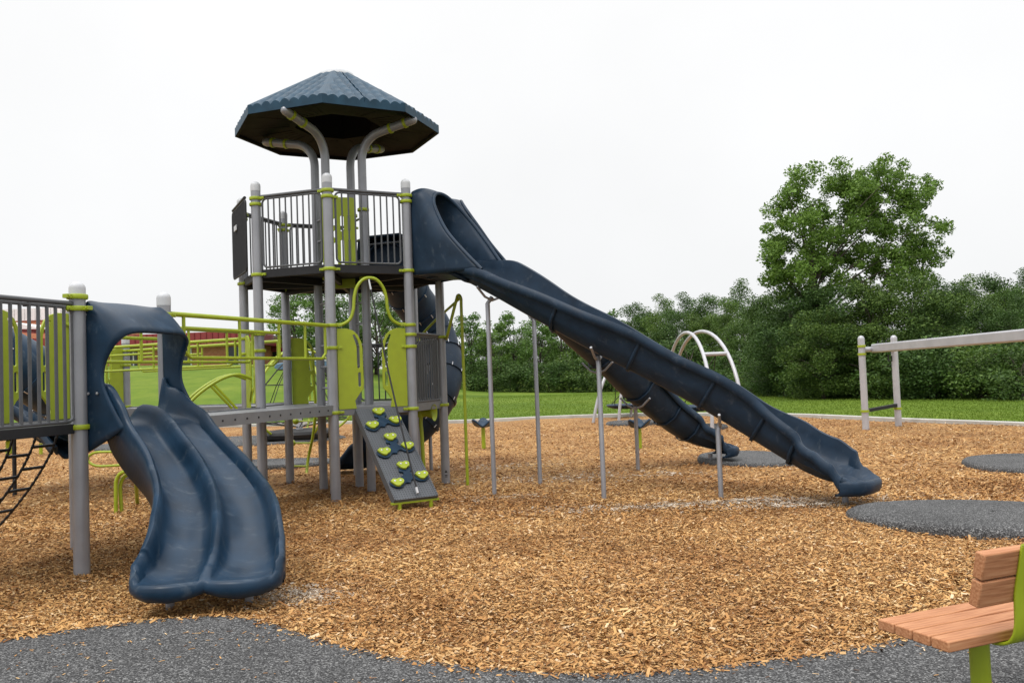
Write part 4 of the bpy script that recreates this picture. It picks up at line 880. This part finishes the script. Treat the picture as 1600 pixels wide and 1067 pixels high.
def crown_clumps(h,w,n,r0,r1,bottom=.15,shape=1.0,seed=0):
    g=np.random.default_rng(seed); out=[]
    while len(out)<n:
        x,y,z=g.uniform(-1,1,3)
        d=math.sqrt(x*x+y*y+z*z); 
        if d>1 or d<.25: continue
        if g.random()>d**1.2: continue
        nzv=1+.22*mnoise.noise((x*1.7+seed,y*1.7,z*1.7)); zz=(z+1)/2
        wid=w/2*(1 if zz<.6 else 1-(zz-.6)*.35*shape)*nzv
        out.append(((x*wid,y*wid,h*(bottom+(1-bottom)*zz*(.93+.1*nzv))),g.uniform(r0,r1)))
    return out
def trunk_mesh(clumps,h,r,bottom,k=18,seed=0):
    g=random.Random(seed); m=MB(); top=h*.8; tr=[V((.05*math.sin(i*1.3),.05*math.cos(i*.9),top*i/8-.2)) for i in range(9)]
    m.tube(tr,[r*(1-.85*i/8) for i in range(9)],10)
    for c,_ in g.sample(clumps,min(k,len(clumps))):
        c=V(c); s=max(h*bottom*.8,min(top*.75,c.z*.55)); p=V((0,0,s)); q=lerp(p,c,.5)+V((g.uniform(-.3,.3),g.uniform(-.3,.3),.25)); rr=r*.45*(1-s/h); m.tube(cat_rom([p,q,c],4),[max(.015,rr*(1-i/10)) for i in range(9)],6)
    return m
class TreeKind: pass
def kind(h,w,n,r0,r1,per,ls,mt,bottom=.12,tr=.2,shape=1,seed=0,limbs=18):
    k=TreeKind(); cl=crown_clumps(h,w,n,r0,r1,bottom,shape,seed); k.leaf=leaves('crown',cl,per,ls,mt)
    m=trunk_mesh(cl,h,tr,bottom,limbs,seed); me=bpy.data.meshes.new('trunk'); me.from_pydata(m.v,[],m.f); me.update(); me.shade_smooth(); me.materials.append(BARK); k.trunk=me; k.h=h; return k
def plant(name,k,x,y,h,rz,label,cat,group,wx=1.0):
    z=hill(x,y); e=empty(name,(x,y,z),label,cat,group); s=h/k.h
    for nm,me in(('crown',k.leaf),('trunk',k.trunk)):
        o=bpy.data.objects.new(nm,me); COL.objects.link(o); o.parent=e; o.scale=(s*wx,s*wx,s); o.rotation_euler=(0,0,rz)
    return e
# the big tree on the right: crown traced by eye in a few lobes
bt=gr(1335,619); bt=V((14.9,41.5,0)); bz=hill(bt.x,bt.y)
g=np.random.default_rng(5); cl=[]
def lobe(px,py,rp,n,dr=1.0):
    sc=bt.y/FPX
    for _ in range(n):
        d=g.normal(0,1,3); d/=np.linalg.norm(d); q=rp*sc*1.14*g.random()**.42; c=at(px,py,bt.y); cl.append(((c.x-bt.x+d[0]*q,d[1]*q*1.1*dr+g.normal(0,.5),c.z-bz+d[2]*q*.9),g.uniform(.27,.64)))
for px,py,rp,n in((1255,300,34,16),(1300,290,30,10),(1235,330,30,12),(1380,285,40,22),(1345,300,40,20),(1435,310,26,10),(1420,300,34,12),(1330,350,60,40),(1250,375,50,26),(1400,360,55,36),(1215,375,24,8),(1205,400,18,6),(1440,380,30,12),(1455,405,14,4),(1290,420,60,36),(1370,430,60,40),(1230,440,34,12),(1425,430,34,14),(1212,438,18,5)):
    lobe(px,py,rp,n)
lf=leaves('crown',cl,820,.068,LEAF[0]); e=empty('cottonwood_tree',(bt.x,bt.y,bz),'tall bright green tree rising above the darker bushes on the right','tree')
link('crown',lf,None,e,False); tm=MB(); tm.tube([V((0,0,-.2)),V((.1,0,2)),V((0,.1,4.5)),V((.15,0,7)),V((.3,0,9.5))],[.34,.28,.2,.12,.04],12)
rr_=random.Random(3)
for c,_ in rr_.sample(cl,26):
    c=V(c); s=min(7,max(2.0,c.z*.6)); p=V((.1,0,s)); tm.tube(cat_rom([p,lerp(p,c,.5)+V((0,0,.3)),c],4),[max(.012,.065*(1-i/9)) for i in range(9)],6)
tm.build('trunk',BARK,e,world=False)
KD=[kind(7.5,4.8,44,.55,1.0,820,.06,LEAF[1],.05,.16,1.2,21),kind(8,5.0,46,.55,1.05,760,.06,LEAF[2],.08,.17,1.3,22),kind(7,5.6,48,.6,1.05,760,.06,LEAF[1],.03,.15,.9,23),kind(8.4,4.4,40,.5,1.0,820,.06,LEAF[2],.08,.17,1.6,24)]
KP=[kind(8.5,3.4,40,.4,.75,300,.10,LEAF[0],.10,.14,1.5,31),kind(8,3.8,44,.4,.8,280,.10,LEAF[0],.12,.14,1.4,32)]
KB=[kind(2.2,2.4,26,.35,.6,700,.045,LEAF[2],.0,.04,.8,41,8),kind(2.0,2.8,28,.35,.6,700,.045,LEAF[1],.0,.04,.8,42,8)]
rt_=random.Random(17)
GW='trees of the dark wood behind the lawn'
def put(px,Y,topy,k,group,label,name='broadleaf_tree',wx=1.0):
    topy+=rt_.uniform(-11,9); p=at(px,600,Y); h=at(px,topy,Y).z-hill(p.x,Y); return plant(name,k,p.x,Y,h,rt_.uniform(0,6.28),label,'tree',group,wx)
LW='dark leafy tree in the continuous wood edging the lawn'
for px,Y,ty,k in((1490,44,452,0),(1545,43,470,2),(1600,41,462,1),(1655,40,455,0),(1460,50,444,3),(1520,52,438,1),(1585,50,447,3),(1640,48,448,1),(1552,55,440,0),(1615,54,442,1),(1180,60,470,3),(1140,63,472,1),(1095,66,488,0),(1060,68,494,2),(1020,70,490,3),(1165,70,458,1),(1112,72,462,3),(1076,74,476,1),(1205,56,458,0),(990,78,484,3),(1040,82,480,1),(1240,58,470,1),(1290,58,480,2)):
    put(px,Y,ty,KD[k],GW,LW,wx=1.05)
LS='dense dark bushy tree crowded beneath the tall bright green tree'
for px,Y,ty,k in((1250,41,450,0),(1310,38.5,455,2),(1370,37.5,450,0),(1430,37,446,2),(1225,43,495,2),(1465,36,480,0),(1285,37.5,500,2),(1400,36.5,490,2)):
    put(px,Y,ty,KD[k],'bushy trees under the tall tree',LS,wx=1.25)
LP='slender pale green tree in the far row beyond the kerb'
for px,Y,ty,k in((738,84,486,0),(772,82,500,1),(805,84,490,0),(845,80,492,1),(880,82,486,0),(912,80,498,1),(945,78,486,0),(975,80,492,1),(700,90,490,0),(655,92,470,1),(615,90,480,0)):
    put(px,Y,ty,KP[k],'slender trees in the far row',LP,wx=1.15)
for px,Y,ty,k in((750,98,530,0),(790,98,536,2),(830,98,532,0),(870,96,530,1),(910,95,520,2),(950,92,512,0),(705,100,532,1),(1000,92,500,0)):
    put(px,Y,ty,KD[k],GW,LW,wx=1.6)
LT='leafy tree standing behind the tower posts on the grass slope'
for px,Y,ty,k in((462,62,448,1),(500,66,440,0),(545,70,446,1),(590,74,452,0),(625,80,470,1)):
    put(px,Y,ty,(KD[1],KP[1])[k],'trees behind the tower posts',LT,wx=1.35)
LBU='low dark bush at the foot of the wood by the lawn'
for i in range(46):
    f=i/45; px=lerp(735,1660,f); Yl=interp([(0,80),(.2,72),(.48,49),(.62,38),(.8,33),(1,29.5)],f)
    p=at(px,600,Yl); plant('bush',KB[i%2],p.x,Yl+rt_.uniform(.5,2.5),rt_.uniform(1.3,2.6)*(1 if f>.4 else 1.4),rt_.uniform(0,6.28),LBU,'bush','bushes along the foot of the wood',1.3)
for px,Y,ty,k in((1132,56,536,0),(1160,53,552,1),(1098,60,545,1)): put(px,Y,ty,KP[k],'light trees behind the arch swing','small light green tree standing before the dark wood behind the arch swing',wx=1.5)
for px,Y in((1170,47),(1195,45),(1130,52)):
    p=at(px,600,Y); plant('bush',KB[0],p.x,Y-.5,1.7,rt_.uniform(0,6),'rounded lighter green bush at the edge of the lawn left of the tall tree','bush','light bushes left of the tall tree',1.2)
